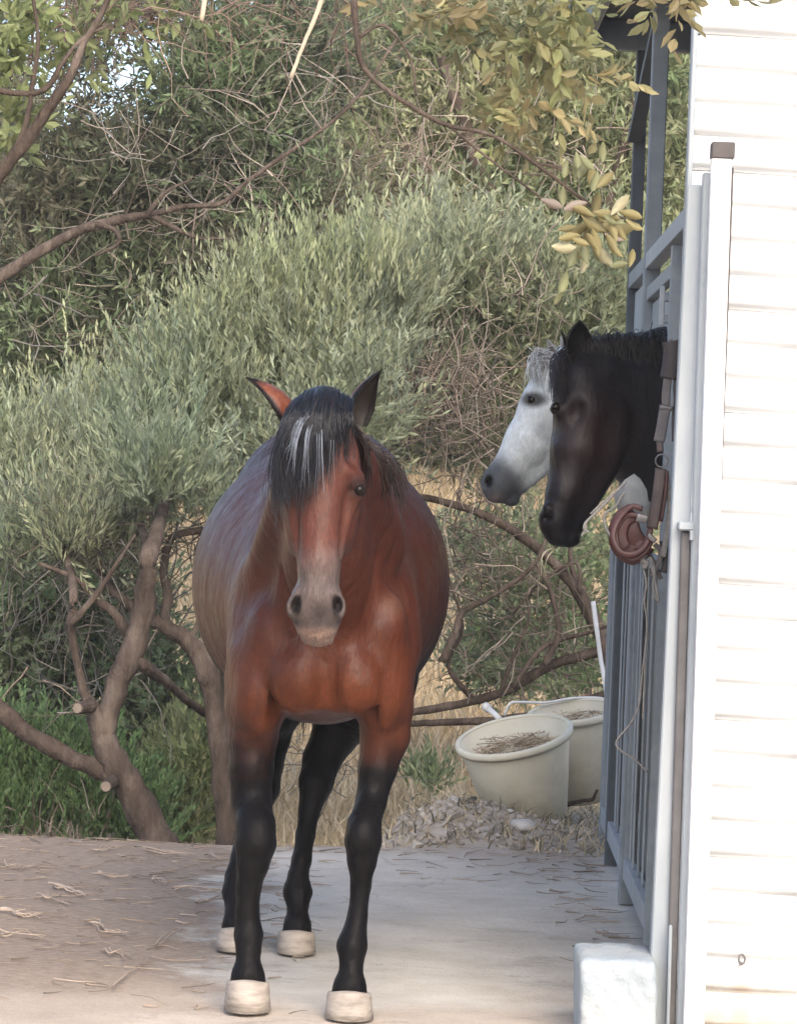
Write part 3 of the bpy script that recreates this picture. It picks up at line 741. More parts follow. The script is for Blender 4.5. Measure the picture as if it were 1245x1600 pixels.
for (x, y, L, ang, k) in leaves:
    mb = MB()
    Yl = 8.45 + rl.uniform(-.06, .06)
    a = R(-ang); c0 = pt(x, y, Yl); Lm = mpx(L, Yl); wd = Lm * .40
    ax = Vector((math.cos(a), rl.uniform(-.5, .5), math.sin(a))).normalized()
    sdv = ax.cross(Vector((rl.uniform(-.3, .3), -1, rl.uniform(-.3, .3)))).normalized(); nn = ax.cross(sdv)
    prof = [(0, .04), (.18, .55), (.5, 1), (.75, .85), (.92, .38), (1, .02)]
    vv = []
    for t, w in prof:
        ce = c0 + ax * (t - .5) * Lm + nn * (-.12 * (t - .5) ** 2 * 4) * Lm
        for sg in (-1, 0, 1):
            for th in (0, 1):
                vv.append(ce + sdv * sg * w * wd * .5 + nn * (abs(sg) * w * wd * .10 + th * .0004))
    fs = []
    for i in range(5):
        for s_ in (0, 2):
            o_ = i * 6 + s_
            fs.append((o_, o_ + 2, o_ + 8, o_ + 6)); fs.append((o_ + 1, o_ + 7, o_ + 9, o_ + 3))
        fs.append((i * 6, i * 6 + 6, i * 6 + 7, i * 6 + 1)); fs.append((i * 6 + 4, i * 6 + 5, i * 6 + 11, i * 6 + 10))
    q = rl.uniform(.8, 1.15)
    mb.add(vv, fs, tuple(min(.85, cc * q) for cc in tonesY[k]))
    mb.build('leaf', M_LEAF, t6, True)

# ------------------------------------------------------------ stable
SY0 = 9.95
def SX(Y): return .785 + .016 * (Y - 9.9)
TOPZ = 3.12
st = empty('stable', (2.2, 11.7, 0), 'white-sided open stable with blue-grey steel frame along the right edge', 'stable')
wallY = 9.36
xl = pt(1086, 120, wallY).x
pitch = .0892
tiltM = Matrix.Rotation(R(1.1), 3, 'Y')
mb = MB()
W = 2.6
# one sheet-metal board: flat face that rolls over into a rounded lip
def board_mesh(seed):
    r = np.random.default_rng(seed)
    nxb = 40
    prof = [(.011, -.001), (.010, .0040), (.003, .0082), (-.005, .0120), (-.010, .0165), (-.012, .023), (-.012, .055), (-.010, .066), (-.004, .078), (.004, .085), (.011, .0892)]
    xs_ = np.linspace(0, W, nxb)
    ph = r.uniform(0, 6, 3)
    v = []
    for x in xs_:
        dz = .0022 * math.sin(x * 5 + ph[0]) + .0012 * math.sin(x * 13 + ph[1])
        dy = .0025 * math.sin(x * 7 + ph[2])
        for (y, z) in prof:
            v.append((x, y * (.85 + .35 * math.sin(x * 6 + ph[1]) * math.sin(x * 2.3 + ph[0])) + dy, z + dz))
    k = len(prof)
    q = [(i * k + j, (i + 1) * k + j, (i + 1) * k + j + 1, i * k + j + 1) for i in range(nxb - 1) for j in range(k - 1)]
    return np_mesh('siding_board', v, q, mat=M_SIDING)
bm_ = [board_mesh(s_) for s_ in range(4)]
nb = int(3.1 / pitch)
for i in range(nb):
    o = link('siding_board', bm_[(i * 7) % 4], st)
    o.matrix_parent_inverse = Matrix.Translation(-st.location)
    o.location = (xl, wallY, .015 + i * pitch + random.uniform(-.003, .003))
    o.rotation_euler = (0, R(1.1 + random.uniform(-.12, .12)), 0)
mb = MB(); mb.box((xl + W / 2, wallY + .03, 1.52), (W - .02, .03, 3.1)); mb.build('wall_sheet', M_WHITE, st)
mb = MB(); mb.box((xl - .006, wallY + .012, 1.55), (.014, .062, 3.06), None, .003); mb.build('corner_trim', M_PALE, st)
mb = MB(); _p = pt(1157, 1497, 9.35)
mb.tube([_p + Vector((math.cos(a_) * .008, -.022 + .006 * math.sin(a_), math.sin(a_) * .012)) for a_ in np.linspace(0, 2 * math.pi, 15)], .003, 6, False); mb.build('ring_bolt', M_RUST, st)
mb = MB(); mb.tube([_p + Vector((0, .0, -.012)), _p + Vector((0, -.024, -.012))], .004, 6); mb.build('bolt_shank', M_RUST, st)
# far walls and structure
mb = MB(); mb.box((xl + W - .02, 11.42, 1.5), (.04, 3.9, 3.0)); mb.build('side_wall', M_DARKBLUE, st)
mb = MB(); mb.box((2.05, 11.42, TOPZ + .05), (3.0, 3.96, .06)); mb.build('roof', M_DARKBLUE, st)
mb = MB(); mb.box((2.02, 13.36, TOPZ - .035), (2.8, .07, .11), None, .006); mb.build('eave_beam', M_BLUE, st)
mb = MB(); mb.box((.63, 11.4, TOPZ - .02), (.05, 3.84, .08), None, .006); mb.build('eave_beam', M_BLUE, st)
for Y in (11.0, 12.15):
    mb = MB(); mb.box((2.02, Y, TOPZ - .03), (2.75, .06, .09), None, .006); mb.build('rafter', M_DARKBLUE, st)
# full-height posts
def post(name, Y, w, d, z0, z1, mat, dx=0):
    mb = MB(); mb.box((SX(Y) + dx, Y, (z0 + z1) / 2), (w, d, z1 - z0), None, .004)
    return mb.build(name, mat, st)
post('post', 12.1, .055, .055, 0, TOPZ - .06, M_BLUE)
post('post', 13.36, .045, .055, -.02, TOPZ - .09, M_DARKBLUE, .0)
mb = MB(); mb.beam((SX(12.1), 12.14, TOPZ - .12), (SX(13.3) - .02, 13.3, TOPZ - .42), .05, .035); mb.build('brace', M_DARKBLUE, st)
for Y in (10.9, 12.6, 13.3):
    mb = MB(); mb.box((3.2, Y, 1.5), (.06, .06, 3.0)); mb.build('rear_post', M_DARKBLUE, st)
# header: rail and panels above the openings
def side_panel(name, Y0, Y1, z0, z1, th, mat, dx=0, bev=.002):
    mb = MB()
    a_ = Vector((SX(Y0) + dx, Y0, z0)); b_ = Vector((SX(Y1) + dx, Y1, z0)); h = z1 - z0
    t_ = (b_ - a_).normalized(); M = Matrix((t_, Vector((0, 0, 1)).cross(t_), Vector((0, 0, 1)))).transposed()
    mb.box((a_ + b_) / 2 + Vector((0, 0, h / 2)), ((b_ - a_).length, th, h), M, bev)
    return mb.build(name, mat, st)
side_panel('top_rail', 9.46, 12.07, 2.145, 2.20, .045, M_PALE)
side_panel('top_rail', 12.13, 13.33, 2.145, 2.20, .04, M_BLUE)
side_panel('header_rail', 10.62, 12.07, 2.04, 2.085, .03, M_BLUE)
side_panel('header_panel', 10.62, 12.07, 1.86, 2.03, .012, M_BLUE, .012)
side_panel('header_panel', 12.13, 13.33, 1.86, 2.13, .012, M_PALE, .012)
side_panel('fixed_panel', 9.5, 10.56, .12, 2.13, .01, M_BLUE, .014)
side_panel('jamb', 10.56, 10.61, .06, 2.13, .045, M_BLUE)
mb = MB(); mb.box((SX(10.9) - .035, 10.78, 1.96), (.016, .018, .12), None, .003); mb.build('latch_bolt', M_PALE, st)
for z_ in (1.985, 1.92):
    mb = MB(); mb.box((SX(10.9) - .02, 10.78, z_), (.02, .03, .025), None, .003); mb.build('latch_keeper', M_BLUE, st)
# white corner post with its dark open cap, pale gate post, dark strip
def pxpost(name, pxa, pya, pyb, wpx, dep, Y, mat, zb=None, pxb=None, bev=.004):
    a_ = pt(pxa, pya, Y); b_ = pt(pxb, pyb, Y) if pxb else Vector((a_.x, Y, 0))
    if zb is not None: b_ = a_ + (b_ - a_) * ((a_.z - zb) / (a_.z - b_.z))
    mb = MB(); mb.beam(a_, b_, mpx(wpx, Y), dep, (0, -1, 0), bev)
    return mb.build(name, mat, st)
pxpost('white_post', 1126, 246, 1590, 31, .05, 9.14, M_WHITE, 0.0, 1083)
a_ = pt(1128, 236, 9.14)
mb = MB(); mb.box((a_.x, 9.14, a_.z), (mpx(36, 9.14), .062, mpx(26, 9.14)), None, .003); mb.build('post_cap', M_CAP, st)
pxpost('shadow_gap_strip', 1143, 262, 720, 5, .012, 9.14, M_CAP, 1.43, 1126, 0)  # dark strip standing in for the shadow gap beside the white post
pxpost('channel', 1103, 270, 1590, 12, .03, 9.20, M_PALE, 0.0, 1062)
pxpost('gate_post', 1087, 290, 1590, 30, .06, 9.27, M_PALE, 0.0, 1025)
pxpost('slide_track', 1071, 830, 1590, 15, .03, 9.225, M_RUST, 0.0, 1047)
pxpost('track_guide', 1047, 1445, 1590, 5, .02, 9.19, M_PALE, 0.0, 1043)
a_ = pt(1072, 822, 9.21)
mb = MB(); mb.box(a_, (.045, .05, .022), None, .004); mb.tube([a_ + Vector((.012, -.03, -.01)), a_ + Vector((.012, -.03, -.035))], .006); mb.build('hook_bracket', M_PALE, st)

# barred half gates
def gate(Y0, Y1, label, z0=.09, z1=1.20):
    g_ = empty('barred_gate', (SX(Y0), (Y0 + Y1) / 2, z0), label, 'gate', 'barred half gates of the stable')
    def pan(name, ya, yb, za, zb, th, mat, dx=0):
        mb = MB(); a_ = Vector((SX(ya) + dx, ya, za)); b_ = Vector((SX(yb) + dx, yb, za))
        t_ = (b_ - a_).normalized(); M = Matrix((t_, Vector((0, 0, 1)).cross(t_), Vector((0, 0, 1)))).transposed()
        mb.box((a_ + b_) / 2 + Vector((0, 0, (zb - za) / 2)), ((b_ - a_).length, th, zb - za), M, .002)
        return mb.build(name, mat, g_)
    pan('bottom_rail', Y0, Y1, z0, z0 + .07, .035, M_PALE)
    pan('top_rail', Y0, Y1, z1 - .04, z1, .035, M_BLUE)
    pan('end_stile', Y0, Y0 + .04, z0 + .07, z1 - .04, .03, M_PALE)
    pan('end_stile', Y1 - .04, Y1, z0 + .07, z1 - .04, .03, M_BLUE)
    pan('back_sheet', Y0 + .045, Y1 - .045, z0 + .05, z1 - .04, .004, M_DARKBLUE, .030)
    n_ = int((Y1 - Y0 - .1) / .21)
    barme = None
    for i in range(n_):
        Y = Y0 + .09 + i * (Y1 - Y0 - .16) / (n_ - 1)
        if barme is None:
            mb = MB(); mb.box((0, 0, (z0 + z1) / 2 + .015), (.006, .034, z1 - z0 - .112), None, .0015)
            barme = [mb.mesh('bar', M_BLUE), None]; barme[1] = barme[0].copy(); barme[1].materials[0] = M_PALE
        o = link('bar', barme[1 if i % 3 else 0], g_)
        o.matrix_parent_inverse = Matrix.Translation(-g_.location)
        o.location = (SX(Y) + random.uniform(-.003, .003), Y, 0)
        o.rotation_euler = (random.uniform(-.004, .004), random.uniform(-.003, .003), 0)
    return g_
gate(10.63, 12.06, 'blue-grey barred half gate under the black horse')
gate(12.14, 13.95, 'farther barred half gate reaching back to the buckets')
post('end_post', 13.99, .04, .05, -.02, 1.25, M_BLUE)

# ------------------------------------------------------------ smooth-union surface modelling
def surface_net(D, X, Y, Z):
    """naive surface nets on a tensor grid; D < 0 is inside"""
    S = D < 0
    nx, ny, nz = D.shape
    cnt = np.zeros((nx - 1, ny - 1, nz - 1), np.int8)
    for i in (0, 1):
        for j in (0, 1):
            for k in (0, 1):
                cnt += S[i:nx - 1 + i, j:ny - 1 + j, k:nz - 1 + k]
    act = (cnt > 0) & (cnt < 8)
    I, J, K = np.nonzero(act)
    ids = np.full(act.shape, -1, np.int32); ids[I, J, K] = np.arange(len(I))
    acc = np.zeros((len(I), 3)); num = np.zeros(len(I))
    gxs = [X, Y, Z]
    C = [(i, j, k) for i in (0, 1) for j in (0, 1) for k in (0, 1)]
    for a_ in range(8):
        for b_ in range(a_ + 1, 8):
            ca, cb = C[a_], C[b_]
            if sum(abs(p - q) for p, q in zip(ca, cb)) != 1: continue
            da = D[I + ca[0], J + ca[1], K + ca[2]]; db = D[I + cb[0], J + cb[1], K + cb[2]]
            m_ = (da < 0) != (db < 0)
            t = np.where(m_, da / np.where(m_, da - db, 1), 0)
            pa = np.stack([X[I + ca[0]], Y[J + ca[1]], Z[K + ca[2]]], -1); pb = np.stack([X[I + cb[0]], Y[J + cb[1]], Z[K + cb[2]]], -1)
            acc += (pa + (pb - pa) * t[:, None]) * m_[:, None]; num += m_
    V = acc / num[:, None]
    Q = []
    for ax in range(3):
        s0 = [slice(None)] * 3; s1 = [slice(None)] * 3
        s0[ax] = slice(0, D.shape[ax] - 1); s1[ax] = slice(1, D.shape[ax])
        ch = S[tuple(s0)] != S[tuple(s1)]
        i, j, k = np.nonzero(ch)
        u, w = [q for q in range(3) if q != ax]
        c = [i, j, k]
        ok = (c[u] > 0) & (c[w] > 0) & (c[u] < D.shape[u] - 1) & (c[w] < D.shape[w] - 1)
        c = [q[ok] for q in c]
        def g_(du, dw):
            q = [x.copy() for x in c]; q[u] = q[u] - du; q[w] = q[w] - dw
            return ids[q[0], q[1], q[2]]
        quad = np.stack([g_(1, 1), g_(0, 1), g_(0, 0), g_(1, 0)], -1)
        ins = S[c[0], c[1], c[2]]
        flip = ins if ax != 1 else ~ins
        quad[~flip] = quad[~flip][:, ::-1]
        Q.append(quad)
    return V, np.concatenate(Q)

class Sdf:
    def __init__(s, X, Y, Z):
        s.X, s.Y, s.Z = X, Y, Z
        s.D = np.full((len(X), len(Y), len(Z)), 1.0, np.float32)
    def _sl(s, lo, hi):
        r = []
        for ax, a_, b_ in zip((s.X, s.Y, s.Z), lo, hi):
            i = max(0, np.searchsorted(ax, a_) - 1); j = min(len(ax), np.searchsorted(ax, b_) + 1)
            r.append(slice(i, max(j, i)))
        return tuple(r)
    def _apply(s, sl, d, k, op):
        D = s.D[sl]
        if op == 'add':
            h = np.clip(.5 + .5 * (D - d) / k, 0, 1)
            s.D[sl] = D * (1 - h) + d * h - k * h * (1 - h)
        else:                                       # carve
            d = -d
            h = np.clip(.5 - .5 * (D - d) / k, 0, 1)
            s.D[sl] = D * (1 - h) + d * h + k * h * (1 - h)
    def cap(s, a_, b_, ra, rb, sy=1.0, k=.03, op='add', ax=None):
        """tapered capsule; section stretched by sy along Y"""
        a_ = np.array(a_, float); b_ = np.array(b_, float); pad = k * 1.2 + .02
        r = np.array([max(ra, rb)] * 3) * np.array([1, max(sy, 1), 1]) + pad
        sl = s._sl(np.minimum(a_, b_) - r, np.maximum(a_, b_) + r)
        x = s.X[sl[0]][:, None, None]; y = s.Y[sl[1]][None, :, None]; z = s.Z[sl[2]][None, None, :]
        if x.size * y.size * z.size == 0: return
        ab = b_ - a_; abw = ab / np.array([1, sy ** 2, 1]); L = max((ab * abw).sum(), 1e-9)
        h = np.clip(((x - a_[0]) * abw[0] + (y - a_[1]) * abw[1] + (z - a_[2]) * abw[2]) / L, 0, 1)
        dx = x - a_[0] - h * ab[0]; dy = (y - a_[1] - h * ab[1]) / sy; dz = z - a_[2] - h * ab[2]
        d = np.sqrt(dx * dx + dy * dy + dz * dz) - (ra + (rb - ra) * h)
        s._apply(sl, d.astype(np.float32), k, op)
    def ell(s, c, r, k=.03, rot=None, op='add'):
        c = np.array(c, float); r = np.array(r, float); R_ = max(r) + k * 1.2 + .02
        bb = np.array([R_] * 3) if rot is not None else r + k * 1.2 + .02
        sl = s._sl(c - bb, c + bb)
        x = s.X[sl[0]][:, None, None] - c[0]; y = s.Y[sl[1]][None, :, None] - c[1]; z = s.Z[sl[2]][None, None, :] - c[2]
        if x.size * y.size * z.size == 0: return
        if rot is not None:
            M = np.array(Euler([R(q) for q in rot]).to_matrix()).T
            x, y, z = (M[0][0] * x + M[0][1] * y + M[0][2] * z, M[1][0] * x + M[1][1] * y + M[1][2] * z, M[2][0] * x + M[2][1] * y + M[2][2] * z)
        k0 = np.sqrt((x / r[0]) ** 2 + (y / r[1]) ** 2 + (z / r[2]) ** 2)
        k1 = np.sqrt((x / r[0] ** 2) ** 2 + (y / r[1] ** 2) ** 2 + (z / r[2] ** 2) ** 2)
        d = k0 * (k0 - 1) / np.maximum(k1, 1e-6)
        s._apply(sl, d.astype(np.float32), k, op)
    def mesh(s):
        return surface_net(s.D, s.X, s.Y, s.Z)

def smooth_verts(V, Q, it=2, lam=.5):
    e = np.concatenate([Q[:, [0, 1]], Q[:, [1, 2]], Q[:, [2, 3]], Q[:, [3, 0]]])
    n_ = len(V)
    for _ in range(it):
        acc = np.zeros_like(V); c = np.bincount(e[:, 0], minlength=n_) + np.bincount(e[:, 1], minlength=n_)
        for ax in range(3):
            acc[:, ax] = np.bincount(e[:, 0], V[e[:, 1], ax], n_) + np.bincount(e[:, 1], V[e[:, 0], ax], n_)
        V = V * (1 - lam) + lam * acc / np.maximum(c, 1)[:, None]
    return V

def mixv(c, w, col):
    w = np.clip(w, 0, 1)[:, None]
    return c * (1 - w) + np.array(col) * w

def strands(name, curves, parent, mat, nsides=3):
    """curves = list of (points array (k,3), root radius, colour); all with the same k"""
    P = np.array([c[0] for c in curves]); N, k = P.shape[:2]
    rad = np.array([c[1] for c in curves]); col = np.array([c[2] for c in curves])
    T = np.gradient(P, axis=1); T = unit(T)
    u = unit(np.cross(T, np.array([0.1, -1, .15]))); w = np.cross(T, u)
    tap = np.linspace(1, .25, k) ** .8
    v = np.stack([P + (u * math.cos(2 * math.pi * a_ / nsides) + w * math.sin(2 * math.pi * a_ / nsides)) * (rad[:, None] * tap)[..., None] for a_ in range(nsides)], 2).reshape(-1, 3)
    base = (np.arange(N)[:, None] * k + np.arange(k - 1)[None]) * nsides
    q = np.concatenate([np.stack([base + a_, base + (a_ + 1) % nsides, base + nsides + (a_ + 1) % nsides, base + nsides + a_], -1).reshape(-1, 4) for a_ in range(nsides)])
    return link(name, np_mesh(name, v, q, cols=np.repeat(col, k * nsides, 0), mat=mat), parent)

def curve_np(pts, k):
    S = spline(pts, 12); S = np.array([list(p) for p in S])
    i = np.linspace(0, len(S) - 1, k)
    i0 = np.clip(i.astype(int), 0, len(S) - 2); f = (i - i0)[:, None]
    return S[i0] * (1 - f) + S[i0 + 1] * f

M_COAT = mat_coat('bay_coat', .45, .22, relief=.020)
M_BLACKCOAT = mat_coat('black_coat', .42, .42, .22, .016)
M_WHITECOAT = mat_coat('grey_coat', .65, .25, .12, .014, hair=.14)
M_HAIR = mat_tint('horse_hair', .38, .5, 0, var=.25, vscale=60)
M_HOOF = mat_noise('pale_hoof', (.15, .13, .11), (.29, .255, .22), 10, .85, .7, 30, .004, stretch=(1, 1, 5), c3=(.36, .32, .275))
M_EYE, n, l, b = new_mat('eye'); b.inputs['Base Color'].default_value = (.006, .004, .003, 1); b.inputs['Roughness'].default_value = .12; b.inputs['Specular IOR Level'].default_value = .15

# ------------------------------------------------------------ the bay horse, facing the camera
bay = empty('horse', gpt(470, 1560), 'bay horse with black mane and black legs standing facing the camera on the yard', 'horse')
gf = axis([(-.55, .45, .0085)])
X = axis([(-.62, .42, .0085)])
Yg = axis([(8.50, 9.75, .009), (9.75, 11.55, .018)])
Z = axis([(-.02, 1.78, .0085)])
S = Sdf(X, Yg, Z)
def leg(S, rows, k=.012, k2=.02):
    """rows = (left px, right px, y px, Y distance, depth stretch)"""
    P = []
    for (xl_, xr_, py, Y, sy) in rows:
        P.append((pt((xl_ + xr_) / 2, py, Y), mpx((xr_ - xl_) / 2, Y), sy))
    for (a_, ra, sa), (b_, rb, sb) in zip(P, P[1:]):
        S.cap(a_, b_, ra, rb, (sa + sb) / 2, k)
FL, FRt, HL, HR = gpt(388, 1578).y, gpt(545, 1590).y, gpt(372, 1484).y, gpt(463, 1488).y
# trunk
S.ell(pt(502, 912, 10.45), (.374, .76, .405), .05)
S.ell(pt(503, 850, 11.00), (.315, .42, .335), .10)
S.ell(pt(502, 950, 10.0), (.275, .50, .315), .08)
S.ell(pt(510, 975, 9.68), (.228, .28, .27), .08)
S.cap(pt(510, 735, 9.95), pt(505, 715, 10.5), .07, .09, 1, .12)          # withers to back
S.ell(pt(505, 745, 11.1), (.20, .35, .14), .12)                          # croup
# shoulders
S.cap(pt(408, 1020, 9.62), pt(455, 770, 9.90), .086, .058, 1.5, .08)
S.cap(pt(606, 1010, 9.62), pt(562, 770, 9.90), .084, .058, 1.5, .08)
S.ell(pt(404, 1085, 9.54), (.072, .12, .14), .06)
S.ell(pt(600, 1078, 9.54), (.070, .12, .14), .06)
# breast muscles with the groove between
S.ell(pt(468, 1058, 9.43), (.078, .082, .100), .04, (0, 16, 0))
S.ell(pt(552, 1058, 9.43), (.078, .082, .100), .04, (0, -16, 0))
S.ell(pt(510, 1060, 9.49), (.12, .10, .085), .06)
# neck: crest above, throat below
for (a_, b_, ra, rb) in [((512, 770, 9.75), (510, 690, 9.06), .105, .070), ((514, 830, 9.68), (508, 740, 9.08), .125, .085), ((514, 900, 9.60), (508, 800, 9.14), .150, .085),
                         ((514, 970, 9.55), (512, 860, 9.25), .155, .095)]:
    S.cap(pt(*a_), pt(*b_), ra, rb, 1, .06)
S.cap(pt(592, 850, 9.55), pt(560, 720, 9.20), .075, .045, 1, .05)        # the near side of the neck swelling past the cheek
S.cap(pt(420, 900, 9.62), pt(455, 760, 9.25), .07, .05, 1, .05)
S.ell(pt(600, 985, 9.47), (.05, .06, .09), .05, (0, 15, 0))              # shoulder point
S.ell(pt(425, 1000, 9.48), (.05, .06, .09), .05, (0, -15, 0))
for (a_, b_, ra, k) in [((510, 1010, 9.33), (510, 1110, 9.365), .030, .030), ((436, 1075, 9.44), (446, 1150, 9.46), .022, .03), ((580, 1070, 9.44), (572, 1150, 9.46), .022, .03),
                        ((452, 900, 9.36), (440, 1000, 9.36), .02, .04), ((590, 880, 9.40), (585, 960, 9.36), .02, .04)]:
    S.cap(pt(*a_), pt(*b_), ra, ra, 1, k, op='cut')
# front legs
e1 = .13
leg(S, [(350, 452, 1060, 9.62, 1.5), (352, 445, 1105, 9.60, 1.5), (357, 434, 1150, 9.58, 1.5), (358, 427, 1200, 9.56, 1.45), (362, 424, 1250, 9.55, 1.3), (370, 430, 1290, FL + .06, 1.15),
        (368, 431, 1318, FL + .05, 1.15), (370, 420, 1350, FL + .05, 1.2), (369, 408, 1385, FL + .06, 1.35), (368, 405, 1425, FL + .06, 1.4)])
leg(S, [(368, 405, 1425, FL + .06, 1.4), (366, 411, 1461, FL + .055, 1.2), (369, 408, 1485, FL + .04, 1.1), (370, 405, 1503, FL + .03, 1.1), (362, 413, 1522, FL + .025, 1.1), (357, 418, 1543, FL + .03, 1.0)], .010)
leg(S, [(558, 648, 1060, 9.62, 1.5), (560, 645, 1105, 9.60, 1.5), (563, 640, 1150, 9.58, 1.5), (560, 620, 1200, 9.56, 1.45), (556, 603, 1254, 9.53, 1.3), (543, 595, 1290, FRt + .07, 1.15),
        (539, 596, 1314, FRt + .06, 1.1), (543, 588, 1345, FRt + .06, 1.15), (548, 579, 1385, FRt + .07, 1.35), (543, 574, 1432, FRt + .07, 1.4)])
leg(S, [(543, 574, 1432, FRt + .07, 1.4), (526, 574, 1478, FRt + .055, 1.15), (531, 568, 1502, FRt + .04, 1.1), (531, 566, 1518, FRt + .03, 1.1), (521, 572, 1540, FRt + .025, 1.1), (515, 576, 1560, FRt + .03, 1.0)], .010)
# knees: flat bony fronts
S.ell(pt(400, 1306, FL + .02), (.038, .03, .045), .02)
S.ell(pt(567, 1305, FRt + .025), (.036, .03, .045), .02)
# hind legs
S.ell(pt(420, 1030, 10.95), (.15, .30, .26), .08)
S.ell(pt(580, 1030, 10.95), (.15, .30, .26), .08)
leg(S, [(484, 590, 1105, 11.0, 1.9), (488, 562, 1145, 10.98, 1.9), (473, 533, 1186, 10.95, 1.9), (467, 521, 1222, HR + .29, 1.8), (466, 500, 1268, HR + .24, 1.7), (462, 492, 1306, HR + .19, 1.6), (456, 487, 1343, HR + .13, 1.5),
        (450, 482, 1368, HR + .11, 1.4), (442, 488, 1393, HR + .09, 1.2), (449, 481, 1424, HR + .05, 1.1), (443, 486, 1445, HR + .03, 1.1), (438, 489, 1463, HR + .03, 1.0)])
leg(S, [(372, 470, 1105, 11.0, 1.9), (380, 455, 1148, 10.98, 1.9), (374, 443, 1190, 10.95, 1.9), (368, 437, 1230, HL + .29, 1.8), (368, 420, 1268, HL + .24, 1.7), (366, 402, 1306, HL + .19, 1.6), (360, 393, 1343, HL + .13, 1.5),
        (352, 385, 1368, HL + .11, 1.4), (347, 390, 1393, HL + .09, 1.2), (352, 386, 1422, HL + .05, 1.1), (348, 390, 1442, HL + .03, 1.1), (344, 392, 1459, HL + .03, 1.0)])
# head, hanging vertical in front of the neck
hy = 8.90
def hc(rows, k=.012):
    leg(S, rows, k)
S.ell(pt(503, 668, hy + .07), (mpx(46, 8.9), .085, .075), .03)                      # poll and forehead dome
S.ell(pt(502, 722, hy + .03), (mpx(60, 8.9), .090, .105), .03)
S.ell(pt(502, 765, hy + .05), (mpx(62, 8.9), .085, .095), .03)
S.cap(pt(503, 720, hy - .02), pt(498, 880, hy - .075), .056, .045, .8, .03)         # front plane of the face
S.cap(pt(498, 880, hy - .075), pt(496, 925, hy - .08), .044, .042, .8, .02)         # nasal bone
S.cap(pt(500, 790, hy + .03), pt(498, 905, hy - .02), .066, .052, 1.0, .03)
S.ell(pt(463, 805, hy + .10), (.030, .095, .105), .04)                              # cheeks
S.ell(pt(541, 805, hy + .10), (.030, .095, .105), .04)
S.cap(pt(498, 870, hy + .06), pt(497, 975, hy + .0), .045, .032, 1.0, .03)          # lower jaw
S.cap(pt(453, 785, hy - .005), pt(466, 868, hy - .03), .013, .009, 1, .014)         # facial crests
S.cap(pt(549, 785, hy - .005), pt(531, 868, hy - .03), .013, .009, 1, .014)
for sx, ex in ((-1, 439), (1, 562)):
    S.cap(pt(ex - sx * 22, 736, hy - .035), pt(ex - sx * 1, 748, hy + .005), .016, .017, 1, .018)   # brow
    S.ell(pt(ex - sx * 2, 764, hy + .002), (.021, .026, .022), .012)
    S.cap(pt(ex - sx * 13, 755, hy - .026), pt(ex + sx * 1, 760, hy - .006), .0095, .0095, 1, .008)
    S.cap(pt(ex - sx * 12, 774, hy - .022), pt(ex + sx * 0, 776, hy - .002), .006, .006, 1, .008)                          # eyeball swelling
    S.ell(pt(ex - sx * 4, 778, hy + .0), (.016, .02, .012), .014)
    S.ell(pt(ex - sx * 14, 712, hy - .02), (.018, .02, .024), .02, op='cut')        # hollow above the eye
# muzzle
S.ell(pt(495, 935, hy - .055), (mpx(41, 8.84), .055, .050), .02)
S.ell(pt(495, 962, hy - .055), (mpx(41, 8.84), .050, .044), .02)
S.ell(pt(495, 985, hy - .055), (mpx(33, 8.84), .038, .024), .014)                   # upper lip
S.ell(pt(496, 999, hy - .038), (mpx(27, 8.84), .034, .019), .010)                  # lower lip and chin
for sx, nx0 in ((-1, 463), (1, 526)):
    S.ell(pt(nx0 + sx * 1, 946, hy - .092), (.023, .022, .036), .012, (0, sx * -14, 0))
    S.ell(pt(nx0 + sx * 1.5, 944, hy - .118), (.0115, .034, .027), .006, (0, sx * -20, 0), op='cut')
    S.ell(pt(nx0 - sx * 5, 962, hy - .112), (.007, .012, .013), .006, (0, sx * 30, 0), op='cut')
S.cap(pt(472, 992, hy - .085), pt(520, 992, hy - .085), .004, .004, 1, .006, op='cut')            # mouth line
S.cap(pt(495, 955, hy - .11), pt(495, 975, hy - .108), .004, .003, 1, .010, op='cut')
V, Q = S.mesh(); V = smooth_verts(V, Q, 2, .5)
x, y, z = V.T
nzv = fnoise(x + y * .7 + 50, z + 50, 21, 9, 4); nzb = fnoise(x + 50, z + y * .5 + 50, 22, 3, 3)
c = np.tile(np.array([.052, .0128, .0052]), (len(V), 1))
c = mixv(c, sstep(1.05, 1.50, z + nzb * .12) * .62, (.033, .0125, .0115))        # darker top line
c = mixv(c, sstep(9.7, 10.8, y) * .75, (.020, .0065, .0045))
c = mixv(c, sstep(.2, .5, nzb) * .35, (.036, .0085, .0045))
c = mixv(c, sstep(1.0, .76, z + nzb * .1) * sstep(9.9, 9.3, y) * .75, (.092, .0245, .0080))
legz = np.where(y > 10.2, .92, .715)
c = mixv(c, sstep(legz + .09, legz - .11, z + nzv * .12) * sstep(9.0, 9.15, y), (.0048, .0044, .0050))
hd = sstep(9.12, 9.02, y) * sstep(.85, .95, z)
c = mixv(c, hd * .8, (.068, .020, .0115))
c = mixv(c, hd * sstep(1.27, 1.15, z + nzv * .03), (.080, .060, .055))         # grey-brown muzzle
c = mixv(c, hd * sstep(1.115, 1.06, z) * sstep(8.87, 8.84, y), (.052, .040, .037))
q = pt(500, 958, 8.8); c = mixv(c, np.exp(-(((x - q.x) / .020) ** 2 + ((z - q.z) / .022) ** 2)) * hd * .8, (.018, .014, .014))
c = mixv(c, hd * sstep(.0, .45, nzv) * sstep(1.25, 1.12, z) * .5, (.045, .033, .031))
lz = pt(495, 988, 8.83).z
c = mixv(c, hd * sstep(lz + .02, lz - .006, z), (.17, .115, .092))              # pale lower lip
